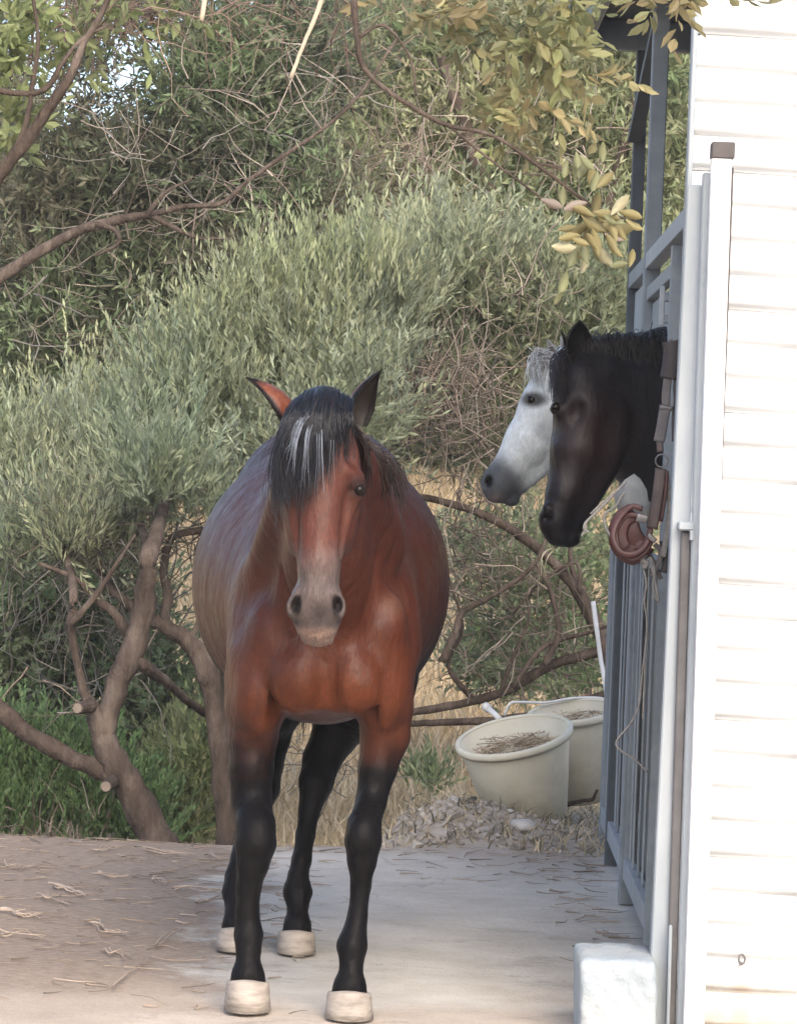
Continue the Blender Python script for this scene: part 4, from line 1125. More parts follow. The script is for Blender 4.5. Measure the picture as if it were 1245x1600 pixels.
for nx0 in (463, 526):
    q = pt(nx0, 946, 8.79); dd = np.sqrt(((x - q.x) / .016) ** 2 + ((z - q.z) / .031) ** 2)
    c = mixv(c, sstep(1.15, .6, dd) * hd, (.008, .006, .006))
for ex in (439, 562):
    q = pt(ex, 762, 8.9); dd = np.sqrt((x - q.x) ** 2 + ((z - q.z) * 1.1) ** 2)
    c = mixv(c, sstep(.046, .016, dd) * hd * .9, (.016, .008, .007))
q = pt(612, 945, 9.5); c = mixv(c, np.exp(-(((x - q.x) / .035) ** 2 + ((z - q.z) / .03) ** 2)) * sstep(9.7, 9.5, y) * .35, (.15, .085, .06))   # rubbed patch on the shoulder
link('body', np_mesh('body', V, Q, cols=c, mat=M_COAT), bay)
for sx, ex in ((-1, 438), (1, 562)):
    mb = MB(); q = pt(ex - sx * 1.0, 766, hy - .0125)
    mb.lathe([(.0001, .017), (.007, .0155), (.012, .012), (.0155, .006), (.0165, 0), (.0135, -.010), (.0001, -.017)], Matrix.Translation(q), 20)
    mb.build('eye', M_EYE, bay, True)
# hooves
def hoof(xl_, xr_, yt, yb, tl, tr, Y, par):
    """tl, tr = coronet px, xl_, xr_ = ground px"""
    mb = MB(); n_ = 24
    rows = []
    zb_ = 0.004
    for t in (0, .04, .5, .93, 1.0, 1.02):
        px0 = xl_ + (tl - xl_) * min(t, 1); px1 = xr_ + (tr - xr_) * min(t, 1); py = yb + (yt - yb) * min(t, 1)
        cpt = pt((px0 + px1) / 2, py, Y); r_ = mpx((px1 - px0) / 2, Y)
        zz = zb_ + (pt(0, yt, Y).z - zb_) * t if False else cpt.z
        sh = {0: .985, 1.0: .97, 1.02: .6}.get(t, 1)
        rows.append((cpt.x, Y + .022 * t - .012, max(zz, .003) if t > 0 else .003, r_ * sh))
    vv = []; fs = []
    for (cx, cy, cz, r_) in rows:
        for k in range(n_):
            a_ = 2 * math.pi * k / n_
            yy = math.sin(a_); yy = yy * (1.38 if yy < 0 else .95)
            vv.append((cx + math.cos(a_) * r_, cy + yy * r_, cz + (0.012 * max(0, -math.sin(a_)) if cz > .03 else 0)))
    for j in range(len(rows) - 1):
        for k in range(n_):
            fs.append((j * n_ + k, j * n_ + (k + 1) % n_, (j + 1) * n_ + (k + 1) % n_, (j + 1) * n_ + k))
    fs.append(tuple(range(n_))[::-1]); fs.append(tuple((len(rows) - 1) * n_ + k for k in range(n_)))
    mb.add(vv, fs); mb.build('hoof', M_HOOF, par, True)
hoof(350, 424, 1535, 1580, 353, 421, FL, bay)
hoof(507, 584, 1552, 1594, 511, 580, FRt, bay)
hoof(338, 399, 1453, 1486, 340, 396, HL, bay)
hoof(432, 494, 1457, 1491, 434, 492, HR, bay)

# ears: curled leaf-shaped shells
def ear(par, base, tip, inner, w, mat, col_out, col_in, rim, name='ear', wid=None, curl=1.9, thick=.006):
    """base, tip points; inner = direction the opening faces; w = greatest width"""
    base = Vector(base); tip = Vector(tip); ax = (tip - base); L = ax.length; ax.normalize()
    f_ = Vector(inner); f_ = (f_ - ax * f_.dot(ax)).normalized(); s_ = ax.cross(f_)
    prof = wid or [(0, .62), (.12, .8), (.3, 1.0), (.5, .93), (.7, .68), (.87, .36), (.96, .13), (1, .03)]
    n_ = 13; V = []; C = []
    for side in (0, 1):
        for t, ww in prof:
            cu = curl * (1 - .35 * t)
            for k in range(n_):
                u = (k / (n_ - 1) - .5) * 2
                a_ = u * cu
                r_ = w * ww / 2 - (thick * .9 if side else 0) * min(1, ww * 2)
                off = -f_ * math.cos(a_) * r_ * .9 + s_ * math.sin(a_) * r_
                bend = f_ * (.10 * L * t * t)
                V.append(base + ax * (t * L - (.004 if side else 0)) + off + bend)
                cc = col_in if side else col_out
                if abs(u) > .8 or t > .84: cc = rim
                C.append(cc)
    m_ = len(prof); F_ = []
    for side in (0, 1):
        o_ = side * m_ * n_
        for j in range(m_ - 1):
            for k in range(n_ - 1):
                qd = (o_ + j * n_ + k, o_ + j * n_ + k + 1, o_ + (j + 1) * n_ + k + 1, o_ + (j + 1) * n_ + k)
                F_.append(qd if side else qd[::-1])
    o_ = m_ * n_
    for j in range(m_ - 1):
        for k in (0, n_ - 1):
            F_.append((j * n_ + k, (j + 1) * n_ + k, o_ + (j + 1) * n_ + k, o_ + j * n_ + k))
    for k in range(n_ - 1):
        F_.append(((m_ - 1) * n_ + k, (m_ - 1) * n_ + k + 1, o_ + (m_ - 1) * n_ + k + 1, o_ + (m_ - 1) * n_ + k))
    return link(name, np_mesh(name, [list(v) for v in V], F_, cols=np.array(C), mat=mat), par)
ear(bay, pt(447, 668, 8.99), pt(391, 584, 8.97), (-.9, .35, -.55), .112, M_COAT, (.12, .038, .020), (.02, .015, .012), (.008, .006, .006), curl=1.35)
ear(bay, pt(563, 664, 8.99), pt(589, 575, 8.97), (.85, -.55, .1), .102, M_COAT, (.10, .032, .018), (.014, .011, .009), (.006, .005, .005), curl=1.6)

# forelock: thick fall from the poll over the brow, a few white hairs in it
r = random.Random(3)
cur = []
for i in range(1150):
    u = r.random() ** 1.2                      # 0 viewer-left .. 1 viewer-right at the root
    rx = 462 + 88 * u + r.gauss(0, 2.5)
    ry = 636 - 24 * math.sin(math.pi * min(1, max(0, u * .9 + .05))) + r.uniform(-10, 4)
    e = (u - .5)
    # bottom x and length: the fall parts towards the left eye, thins over the middle of the face
    bx = 430 + 112 * u ** 1.1 + r.gauss(0, 9) + (6 * math.sin(u * 19))
    by = (768 - 40 * u + r.gauss(0, 20) if u < .3 else (756 - 70 * (u - .3) + r.gauss(0, 24) if u < .7 else 712 - 60 * (u - .7) + r.gauss(0, 18))) + 16 * math.sin(u * 19 + 1)
    if r.random() < .06: by += r.uniform(10, 35)
    yo = .012 + .020 * (1 - abs(e) * 1.2)
    lift = r.uniform(0, .022)
    pts_ = [pt(rx, ry, hy + .03 + abs(e) * .03), pt(rx * .72 + bx * .28 - 4 * (1 - u), ry + 20, hy - .052 - lift + abs(e) * .06), pt(rx * .35 + bx * .65 - 5 * (1 - u), (ry * .55 + by * .45), hy - .085 - lift + abs(e) ** 2 * .25),
            pt(bx + r.gauss(0, 2), (ry * .22 + by * .78), hy - .088 - lift * .6 + abs(e) ** 2 * .30), pt(bx + r.gauss(0, 4), by, hy - .090 - lift * .3 + abs(e) ** 2 * .28)]
    col = (.007, .009, .015) if r.random() > .10 else (.026, .021, .022)
    cur.append((curve_np(pts_, 10), r.uniform(.0007, .0016), col))
for (x0, y0, x1, y1, x2, y2, n_) in [(496, 628, 470, 668, 455, 715, 14), (480, 640, 462, 670, 453, 712, 8), (494, 636, 480, 680, 476, 735, 8), (500, 650, 501, 690, 502, 745, 8), (520, 680, 519, 695, 518, 722, 2), (446, 690, 444, 700, 443, 712, 1)]:
    for k in range(n_):
        j = r.gauss(0, 2.6); s_ = r.uniform(0, .5)
        e = abs(x1 - 503) / 95
        cur.append((curve_np([pt(x0 + j, y0 + r.uniform(0, 16), hy - .055), pt(x0 * .5 + x1 * .5 + j, (y0 + y1) / 2, hy - .092), pt(x1 + j, y1, hy - .122 + e * e * .15), pt((x1 + x2) / 2 + j, (y1 + y2) / 2, hy - .132 + e * e * .15), pt(x2 + j * 2, y2 + r.uniform(-14, 30), hy - .128 + e * e * .15)], 10), .0006, (.22, .25, .30)))
strands('forelock', cur, bay, M_HAIR)
wk_ = []
for i in range(46):
    a_ = r.uniform(-1, 1); p0 = pt(496 + 30 * a_, 985 + r.uniform(-12, 22), hy - .075 + .02 * abs(a_))
    p1 = p0 + Vector((a_ * .03 + r.gauss(0, .008), -.02 + r.gauss(0, .01), -.025 + r.gauss(0, .01)))
    wk_.append((curve_np([p0, p0 * .5 + p1 * .5 + Vector((0, -.006, 0)), p1], 6), .0005, (.05, .04, .035)))
strands('whiskers', wk_, bay, M_HAIR)
S2 = Sdf(axis([(-.32, -.05, .006)]), axis([(8.75, 9.15, .008)]), axis([(1.40, 1.68, .006)]))
S2.ell(pt(505, 657, hy + .05), (mpx(48, 8.9), .076, .054), .02); S2.ell(pt(484, 690, hy + .0), (mpx(40, 8.9), .055, .055), .02); S2.ell(pt(468, 705, hy + .01), (.035, .05, .05), .02)
V, Q = S2.mesh(); link('hair_base', np_mesh('hair_base', smooth_verts(V, Q, 2), Q, cols=np.tile([.009, .009, .011], (len(V), 1)), mat=M_HAIR), bay)
# mane falling to the viewer's right of the neck
cur = []
for i in range(380):
    t = r.random() ** 1.2
    root = pt(545 + 20 * t + r.gauss(0, 3), 655 + 45 * t + r.gauss(0, 3), 9.04 + .60 * t)
    q = r.random()
    ex, ey, eY = 578 + 60 * t + r.gauss(0, 4), 738 + 42 * t + r.gauss(0, 30) - 12 * q, 9.13 + .40 * t
    if t < .3: ex, ey = 572 + r.gauss(0, 4), 735 + r.gauss(0, 22)
    mid = pt(566 + 40 * t + r.gauss(0, 2), 690 + 30 * t + r.gauss(0, 4), 9.08 + .46 * t)
    e_ = pt(ex, ey, eY)
    m2 = mid * .45 + e_ * .55 + Vector((.008, -.012, .006))
    cur.append((curve_np([root, mid, m2, e_], 9), r.uniform(.001, .0022), (.012, .009, .009) if r.random() > .45 else (.030, .013, .010)))
strands('mane', cur, bay, M_HAIR)
# tail, seen dark between the hind legs
cur = []
for i in range(350):
    a_ = r.uniform(0, 6.28); q = r.random() ** .5 * .035
    x0 = -.275
    cur.append((curve_np([(x0 + math.cos(a_) * q * .5, 11.42, 1.22 + r.gauss(0, .02)), (x0 + math.cos(a_) * q, 11.52 + math.sin(a_) * q, 1.0), (x0 + math.cos(a_) * q * 1.3, 11.48 + math.sin(a_) * q, .82), (x0 + math.cos(a_) * q * 1.1, 11.46, .66 + r.gauss(0, .04))], 8), .003, (.010, .009, .010)))
strands('tail', cur, bay, M_HAIR)

# ------------------------------------------------------------ the two horses looking out of the stable
def side_horse(name_label, Yb, head, neck, hips, coat, hoofm, body_x=2.0, extra=None):
    h_ = empty('horse', (body_x, Yb, 0), name_label, 'horse')
    s_ = Sdf(axis([(.15, .95, .009), (.95, 3.1, .02)]), axis([(Yb - .48, Yb + .48, .012)]), axis([(-.02, .95, .02), (.95, 2.02, .009)]))
    s_.ell((body_x, Yb + .05, 1.08), (.72, .31, .34), .05)
    s_.ell((body_x + .55, Yb + .05, 1.12), (.36, .29, .34), .08)
    s_.ell((body_x - .55, Yb + .04, 1.10), (.32, .27, .36), .08)
    for dx, sg in ((-.55, -1), (-.52, 1), (.66, -1), (.60, 1)):
        hind = dx > 0; x0 = body_x + dx; y0 = Yb + .05 + sg * .15
        if hind:
            s_.cap((x0, y0, 1.0), (x0 + .02, y0, .72), .16, .09, 1, .05); s_.cap((x0 + .02, y0, .72), (x0 + .14, y0, .52), .075, .05, 1, .02)
            s_.cap((x0 + .14, y0, .52), (x0 + .12, y0, .2), .036, .03, 1, .02); s_.cap((x0 + .12, y0, .2), (x0 + .06, y0, .07), .038, .045, 1, .02)
        else:
            s_.cap((x0, y0, .98), (x0, y0, .72), .12, .075, 1, .05); s_.cap((x0, y0, .72), (x0, y0, .46), .065, .045, 1, .02)
            s_.cap((x0, y0, .46), (x0, y0, .2), .035, .03, 1, .02); s_.cap((x0, y0, .2), (x0 - .05, y0, .07), .038, .045, 1, .02)
        fx = x0 + (.06 if hind else -.05)
        mb = MB(); mb.lathe([(.0001, .002), (.062, .002), (.055, .06), (.046, .085), (.0001, .09)], Matrix.Translation((fx - .01, y0, 0)), 20)
        mb.build('hoof', hoofm, h_, True)
    for (a_, b_, ra, rb, sy, k) in neck:
        s_.cap(a_, b_, ra, rb, sy, k)
    head(s_)
    V, Q = s_.mesh(); V = smooth_verts(V, Q, 2, .5)
    return h_, V, Q

Yk = 11.15; Yf = 10.97
def khead(s_):
    for (a_, b_, k) in [((908, 600, 40), (912, 640, 44), .03), ((912, 640, 46), (905, 700, 44), .03), ((905, 700, 42), (881, 775, 29), .03), ((881, 775, 29), (871, 822, 26), .02)]:
        s_.cap(pt(a_[0], a_[1], Yf), pt(b_[0], b_[1], Yf - .03), mpx(a_[2], 11), mpx(b_[2], 11), 1.05, k)
    s_.ell(pt(935, 672, Yf - .012), (.094, .068, .128), .02, (0, 12, 0))                # cheek
    s_.ell(pt(944, 712, Yf - .022), (.062, .052, .078), .02, (0, 25, 0))
    s_.cap(pt(932, 742, Yf), pt(890, 828, Yf - .02), mpx(27, 11), mpx(19, 11), .8, .03)  # lower jaw
    s_.ell(pt(866, 812, Yf - .05), (mpx(25, 11), .055, mpx(30, 11)), .015)               # muzzle
    s_.ell(pt(872, 838, Yf - .05), (mpx(20, 11), .045, mpx(17, 11)), .01)
    s_.ell(pt(889, 842, Yf - .04), (mpx(18, 11), .04, mpx(14, 11)), .01)
    s_.cap(pt(872, 700, Yf - .075), pt(884, 765, Yf - .07), .012, .008, 1, .015)       # facial crest
    s_.ell(pt(872, 640, Yf - .075), (.028, .022, .022), .015)                             # brow
    s_.ell(pt(856, 806, Yf - .095), (.012, .03, .024), .008, (0, 18, 0), op='cut')
    s_.ell(pt(855, 795, Yf - .085), (.016, .014, .022), .01)
    s_.cap(pt(868, 834, Yf - .1), pt(890, 836, Yf - .085), .004, .003, 1, .006, op='cut')
    s_.ell(pt(900, 645, Yf - .11), (.02, .02, .03), .03, op='cut')
nk = [(pt(930, 595, 11.0), pt(985, 625, 11.12), .095, .18, .75, .11), (pt(985, 625, 11.12), pt(1045, 655, 11.2), .185, .235, .62, .06), (pt(1045, 655, 11.2), (1.35, 11.2, 1.32), .235, .26, .72, .08),
      (pt(930, 556, 11.05), pt(1040, 548, 11.2), .045, .06, 1, .05), (pt(1040, 548, 11.2), (1.5, 11.2, 1.52), .06, .1, 1, .06)]
kh, V, Q = side_horse('black horse with brown-tinged face leaning over the barred gate', Yk, khead, nk, None, M_BLACKCOAT, M_HOOF)
x, y, z = V.T
nb_ = fnoise(x + 9, z + 9 + y * .4, 33, 5, 3)
c = np.tile(np.array([.0065, .0062, .0075]), (len(V), 1))
c = mixv(c, sstep(-.1, .25, x - pt(960, 600, 11).x + .1) * .8, (.009, .0105, .0145))  # bluish sky sheen painted into the neck and body colour
c = mixv(c, np.exp(-(((x - pt(945, 0, 11).x) / .13) ** 2 + ((z - pt(0, 660, 11).z) / .16) ** 2)) * .75, (.026, .012, .0105))
c = mixv(c, sstep(.1, .5, nb_) * .35, (.020, .011, .010))
q = pt(885, 735, 11); c = mixv(c, np.exp(-(((x - q.x) / .03) ** 2 + ((z - q.z) / .05) ** 2)) * .5, (.075, .065, .068))
link('body', np_mesh('body', V, Q, cols=c, mat=M_BLACKCOAT), kh)
mb = MB(); q = pt(868, 637, Yf - .088)
mb.lathe([(.0001, .017), (.008, .015), (.014, .009), (.017, 0), (.014, -.009), (.0001, -.017)], Matrix.Translation(q), 16); mb.build('eye', M_EYE, kh, True)
ear(kh, pt(912, 572, 10.95), pt(902, 500, 10.93), (.45, -1, .1), .100, M_BLACKCOAT, (.010, .009, .010), (.006, .006, .006), (.010, .009, .010), curl=1.5, wid=[(0, .6), (.12, .85), (.35, 1.05), (.6, 1.0), (.8, .72), (.92, .40), (1, .05)])
ear(kh, pt(888, 575, 11.12), pt(880, 514, 11.12), (-1, -.4, .1), .055, M_BLACKCOAT, (.010, .009, .010), (.006, .006, .006), (.010, .009, .010), curl=1.5)
r = random.Random(11); cur = []
for i in range(420):                      # short mane along the crest, forelock between the ears
    t = r.random()
    a_ = pt(915 + 150 * t, 530 - 3 * math.sin(3 * t) + r.gauss(0, 3), 11.05 + .12 * t)
    b_ = pt(925 + 150 * t + r.gauss(0, 9), 560 + r.gauss(0, 16), 10.96 + .10 * t)
    cur.append((curve_np([a_, a_ * .5 + b_ * .5 + Vector((0, -.035, .022)), b_], 7), .0022, (.009, .008, .009)))
for i in range(260):
    a_ = pt(900 + r.gauss(0, 8), 548 + r.gauss(0, 5), 11.0); b_ = pt(873 + r.gauss(0, 7), 612 + r.gauss(0, 16), 10.9 + r.gauss(0, .03))
    cur.append((curve_np([a_, a_ * .5 + b_ * .5 + Vector((-.03, -.01, .015)), b_], 7), .002, (.018, .011, .010) if r.random() < .5 else (.009, .008, .009)))
strands('mane', cur, kh, M_HAIR)

Yw = 12.62
def whead(s_):
    for (a_, b_, k) in [((878, 588, 42), (858, 640, 46), .03), ((858, 640, 46), (828, 690, 38), .03), ((828, 690, 38), (790, 745, 29), .03), ((790, 745, 29), (781, 757, 28), .02)]:
        s_.cap(pt(a_[0], a_[1], Yw), pt(b_[0], b_[1], Yw - .02), mpx(a_[2], Yw), mpx(b_[2], Yw), .95, k)
    s_.ell(pt(878, 670, Yw), (.12, .085, .12), .03)
    s_.cap(pt(860, 700, Yw), pt(806, 757, Yw - .01), mpx(30, Yw), mpx(19, Yw), .8, .02)
    s_.ell(pt(770, 756, Yw - .01), (mpx(19, Yw), .05, mpx(24, Yw)), .012)
    s_.ell(pt(777, 773, Yw - .01), (mpx(19, Yw), .042, mpx(14, Yw)), .010)
    s_.ell(pt(799, 780, Yw - .01), (mpx(14, Yw), .036, mpx(12, Yw)), .008)
    s_.cap(pt(835, 668, Yw - .08), pt(803, 715, Yw - .07), .012, .008, 1, .015)
    s_.ell(pt(834, 618, Yw - .078), (.036, .02, .018), .015, (0, 25, 0))
    s_.ell(pt(763, 752, Yw - .055), (.010, .03, .020), .007, (0, 25, 0), op='cut')
    s_.cap(pt(778, 779, Yw - .08), pt(798, 766, Yw - .08), .004, .003, 1, .006, op='cut')
wk = [(pt(890, 610, Yw), pt(960, 640, Yw + .02), .13, .18, .8, .06), (pt(960, 640, Yw), (1.35, Yw, 1.38), .18, .26, .7, .08), (pt(885, 570, Yw), (1.3, Yw, 1.62), .05, .08, 1, .05)]
wh, V, Q = side_horse('pale grey horse with dark muzzle looking out beyond the black horse', Yw, whead, wk, None, M_WHITECOAT, M_HOOF, 2.05)
x, y, z = V.T
nb_ = fnoise(x + 9, z + 9, 35, 12, 4)
c = np.tile(np.array([.45, .485, .50]), (len(V), 1))
c = mixv(c, sstep(.1, .5, nb_) * .6, (.27, .30, .32))
m0 = pt(772, 768, Yw); ds = np.sqrt(((x - m0.x) / .145) ** 2 + ((z - m0.z) / .155) ** 2) + nb_ * .18
c = mixv(c, sstep(1.0, .45, ds), (.045, .05, .057))
q = pt(775, 780, Yw); c = mixv(c, np.exp(-(((x - q.x) / .03) ** 2 + ((z - q.z) / .02) ** 2)) * .7, (.14, .10, .09))
q = pt(763, 752, Yw); c = mixv(c, sstep(1.2, .6, np.sqrt(((x - q.x) / .016) ** 2 + ((z - q.z) / .026) ** 2)), (.008, .008, .008))
q = pt(832, 625, Yw); c = mixv(c, sstep(1.3, .5, np.sqrt(((x - q.x) / .050) ** 2 + ((z - q.z) / .030) ** 2)), (.035, .035, .037))
link('body', np_mesh('body', V, Q, cols=c, mat=M_WHITECOAT), wh)
mb = MB(); q = pt(831, 625, Yw - .083)
mb.lathe([(.0001, .017), (.010, .015), (.018, .008), (.020, 0), (.018, -.008), (.0001, -.016)], Matrix.Translation(q), 16); mb.build('eye', M_EYE, wh, True)
ear(wh, pt(866, 566, Yw - .05), pt(856, 528, Yw - .06), (-.7, -.7, .1), .045, M_WHITECOAT, (.5, .52, .53), (.2, .18, .18), (.3, .32, .33), curl=1.5)
ear(wh, pt(880, 566, Yw + .09), pt(878, 524, Yw + .09), (-.7, -.6, .1), .045, M_WHITECOAT, (.5, .52, .53), (.2, .18, .18), (.3, .32, .33), curl=1.5)
cur = []
for i in range(230):
    a_ = pt(868 + r.gauss(0, 8), 556 + r.gauss(0, 5), Yw + r.gauss(0, .04)); b_ = pt(842 + r.gauss(0, 10), 592 + r.gauss(0, 16), Yw - .04 + r.gauss(0, .05))
    g0 = r.choice([(.40, .42, .43), (.34, .35, .35), (.26, .25, .24), (.46, .47, .47)])
    cur.append((curve_np([a_, a_ * .5 + b_ * .5 + Vector((-.035, -.01, .025)), b_], 7), .0022, g0))
for i in range(300):
    t = r.random(); a_ = pt(880 + 100 * t, 545 + 5 * t, Yw); b_ = a_ + Vector((r.gauss(0, .02), -.07, -.1 + r.gauss(0, .03)))
    cur.append((curve_np([a_, a_ * .5 + b_ * .5 + Vector((0, -.03, .025)), b_], 7), .0022, (.35, .36, .37)))
strands('mane', cur, wh, M_HAIR)

# ------------------------------------------------------------ buckets
M_BUCK, n, l, b = new_mat('white_plastic')
tc = n.new('ShaderNodeTexCoord'); sp_ = n.new('ShaderNodeSeparateXYZ'); l.new(tc.outputs['Object'], sp_.inputs[0])
t = noise(n, l, 7, 6, .65)
r1 = ramp(n, [(.3, (.55, .515, .40)), (.7, (.64, .61, .49))]); l.new(t.outputs[0], r1.inputs[0])
dirt = mrange(mathn('ADD', sp_.outputs[2], mathn('MULTIPLY', mathn('SUBTRACT', t.outputs[0], .5), .25)), .24, -.02)
l.new(mixc(mathn('MULTIPLY', dirt, .75), r1.outputs[0], (.29, .255, .165)), b.inputs['Base Color']); b.inputs['Roughness'].default_value = .5
def bucket(top, bot, Y, rt, rb, lean_fwd, label):
    T = pt(*top, Y); B = pt(*bot, Y)
    ax = (T - B); H = ax.length
    ax = (ax.normalized() + Vector((0, -math.tan(lean_fwd), 0))).normalized()
    zg = gh(B.x, Y)
    xx = Vector((1, 0, 0)); xx = (xx - ax * xx.dot(ax)).normalized(); yy = ax.cross(xx)
    M = Matrix.Translation(B) @ Matrix((xx, yy, ax)).transposed().to_4x4()
    bk = empty('bucket', B, label, 'bucket')
    def put(name, prof, mat=M_BUCK, n_=56, wob=.006):
        mb = MB(); mb.lathe(prof, Matrix.Identity(4), n_, wob)
        o = link(name, mb.mesh(name, mat, True)); o.parent = bk
        o.matrix_parent_inverse = Matrix.Translation(-B); o.matrix_basis = M
        return o
    put('wall', [(.0001, .002), (rb * .94, .002), (rb, .012), (rt, H - .02), (rt, H - .006), (rt - .006, H - .006), (rb - .006, .02), (.0001, .02)])
    put('rim', [(rt - .007, H - .004), (rt + .009, H - .030), (rt + .015, H - .018), (rt + .013, H - .002), (rt + .004, H + .004), (rt - .006, H), (rt - .007, H - .004)])
    put('rib', [(rb + (rt - rb) * .80, H * .80), (rb + (rt - rb) * .80 + .006, H * .805), (rb + (rt - rb) * .80 + .006, H * .82), (rb + (rt - rb) * .83, H * .83)]) if False else None
    return bk, M, H
bk1, M1, H1 = bucket((800, 1141), (826, 1279), 14.45, .224, .158, R(14), 'tilted off-white plastic bucket of straw, the nearer of two by the gate')
bk2, M2, H2 = bucket((893, 1106), (908, 1246), 15.0, .180, .145, R(10), 'upright white plastic bucket half hidden behind the tilted one')
M_STRAW = mat_tint('straw', .85, .2, 0, var=.2)
def straw_fill(name, M, H, rad, level, label, seed, cnt=420):
    r_ = np.random.default_rng(seed); cv = []
    for i in range(cnt):
        a_ = r_.uniform(0, 6.28); q = rad * r_.random() ** .5; p = Vector((q * math.cos(a_), q * math.sin(a_), level * H + r_.uniform(-.03, .02)))
        d = Vector((r_.normal(), r_.normal(), r_.normal() * .25)).normalized() * r_.uniform(.02, .07)
        P = [M @ (p - d), M @ (p + Vector((0, 0, .006))), M @ (p + d)]
        k = r_.uniform(.75, 1.2)
        cv.append((curve_np(P, 4), .0022, tuple(np.array([(.46, .37, .26), (.58, .50, .38), (.34, .26, .18)][r_.integers(3)]) * k)))
    o = strands(name, cv, None, M_STRAW)
    tag(o, kind='stuff', label=label)
    mb = MB(); vv = []
    n_ = 30; mb.add([M @ Vector((0, 0, level * H))] + [M @ Vector((rad * 1.38 * math.cos(6.2832 * k / n_), rad * 1.38 * math.sin(6.2832 * k / n_), level * H - .02)) for k in range(n_)], [(0, 1 + k, 1 + (k + 1) % n_) for k in range(n_)])
    c_ = mb.build('bed', mat_noise('straw_bed', (.30, .235, .16), (.46, .37, .26), 60, .9), o)
straw_fill('bucket_straw', M1, H1, .150, .82, 'dry straw filling the tilted bucket', 51)
straw_fill('bucket_straw', M2, H2, .115, .86, 'dry straw filling the upright bucket', 52, 260)
# bits along the rims, the handle bail of bucket 2, the white stick behind
M_WPL = mat_noise('white_plastic_scrap', (.6, .6, .57), (.72, .72, .7), 10, .5)
o = empty('plastic_pipe', pt(768, 1112, 14.9), 'short broken white pipe lying behind the tilted bucket rim', 'pipe')
mb = MB(); mb.tube([pt(760, 1106, 14.9), pt(768, 1112, 14.85), pt(781, 1124, 14.8)], [.014, .015, .014], 10, flat=.8); mb.build('tube', M_WPL, o, True)
mb = MB(); mb.tube([pt(757, 1103, 14.9), pt(763, 1108, 14.88)], [.018, .018], 10); mb.build('collar', M_WPL, o, True)
mb = MB(); mb.tube(spline([pt(788, 1118, 14.95), pt(796, 1100, 14.95), pt(812, 1097, 14.98), pt(850, 1098, 15.05), pt(895, 1091, 15.1), pt(938, 1091, 15.1), pt(948, 1100, 15.05)], 5), .0055, 8)
tag(mb.build('bent_rod', M_WPL, None, True), 'white bent rod laid across behind both bucket rims', 'rod')
mb = MB(); mb.tube(spline([pt(926, 940, 15.25), pt(932, 985, 15.22), pt(938, 1030, 15.2), pt(947, 1085, 15.15), pt(952, 1180, 15.15), pt(955, 1262, 15.15)], 5), [.010] * 26, 8)
tag(mb.build('stick', M_WPL, None, True), 'thin white stick leaning upright behind the upright bucket', 'stick')
mb = MB(); limb(mb, [(885, 1258, 4), (905, 1252, 3.5), (925, 1249, 3), (930, 1240, 2.5), (933, 1234, 2)], 14.75, 7); tag(mb.build('twig', M_BARK, None, True), 'dark forked twig at the foot of the upright bucket', 'twig')
# dark lump beside the tilted bucket, pale stone in front
def rock(px, py, Y, rx, ry, rz, mat, label, seed, name='stone'):
    r_ = np.random.default_rng(seed)
    import bmesh
    bmx = bmesh.new(); bmesh.ops.create_icosphere(bmx, subdivisions=3, radius=1)
    g_ = r_.normal(size=(7, 3)); g_ /= np.linalg.norm(g_, axis=1)[:, None]; hh = r_.uniform(.55, .95, 7)
    for v in bmx.verts:
        p = np.array(v.co)
        for gg, h_ in zip(g_, hh):
            t_ = p @ gg
            if t_ > h_: p = p - gg * (t_ - h_) * .85
        p = p * (1 + .06 * math.sin(p[0] * 7 + seed) * math.sin(p[1] * 8 + p[2] * 6))
        v.co = (p[0] * rx, p[1] * ry, p[2] * rz)
    me = bpy.data.meshes.new(name); bmx.to_mesh(me); bmx.free(); me.polygons.foreach_set('use_smooth', [True] * len(me.polygons)); me.materials.append(mat)
    o = link(name, me); q = pt(px, py, Y); o.location = (q.x, Y, gh(q.x, Y) + rz * .45); o.rotation_euler = (0, 0, r_.uniform(0, 6))
    return tag(o, label, 'stone')
M_STONE = mat_noise('pale_stone', (.34, .32, .29), (.52, .49, .45), 18, .9, .5, 60, .006)
M_DSTONE = mat_noise('dark_stone', (.05, .047, .043), (.12, .11, .10), 18, .9, .5, 60, .006)
rock(740, 1262, 14.45, .035, .04, .04, M_DSTONE, 'dark lump of stone at the left foot of the tilted bucket', 3)
rock(815, 1302, 13.95, .075, .05, .035, M_STONE, 'flat pale stone in front of the tilted bucket', 4)
rock(705, 1243, 14.5, .06, .05, .045, M_STONE, 'pale stone on top of the rubble heap', 5)
rock(990, 1438, 11.9, .03, .03, .03, M_DSTONE, 'small dark stone at the foot of the gate', 6) if False else None
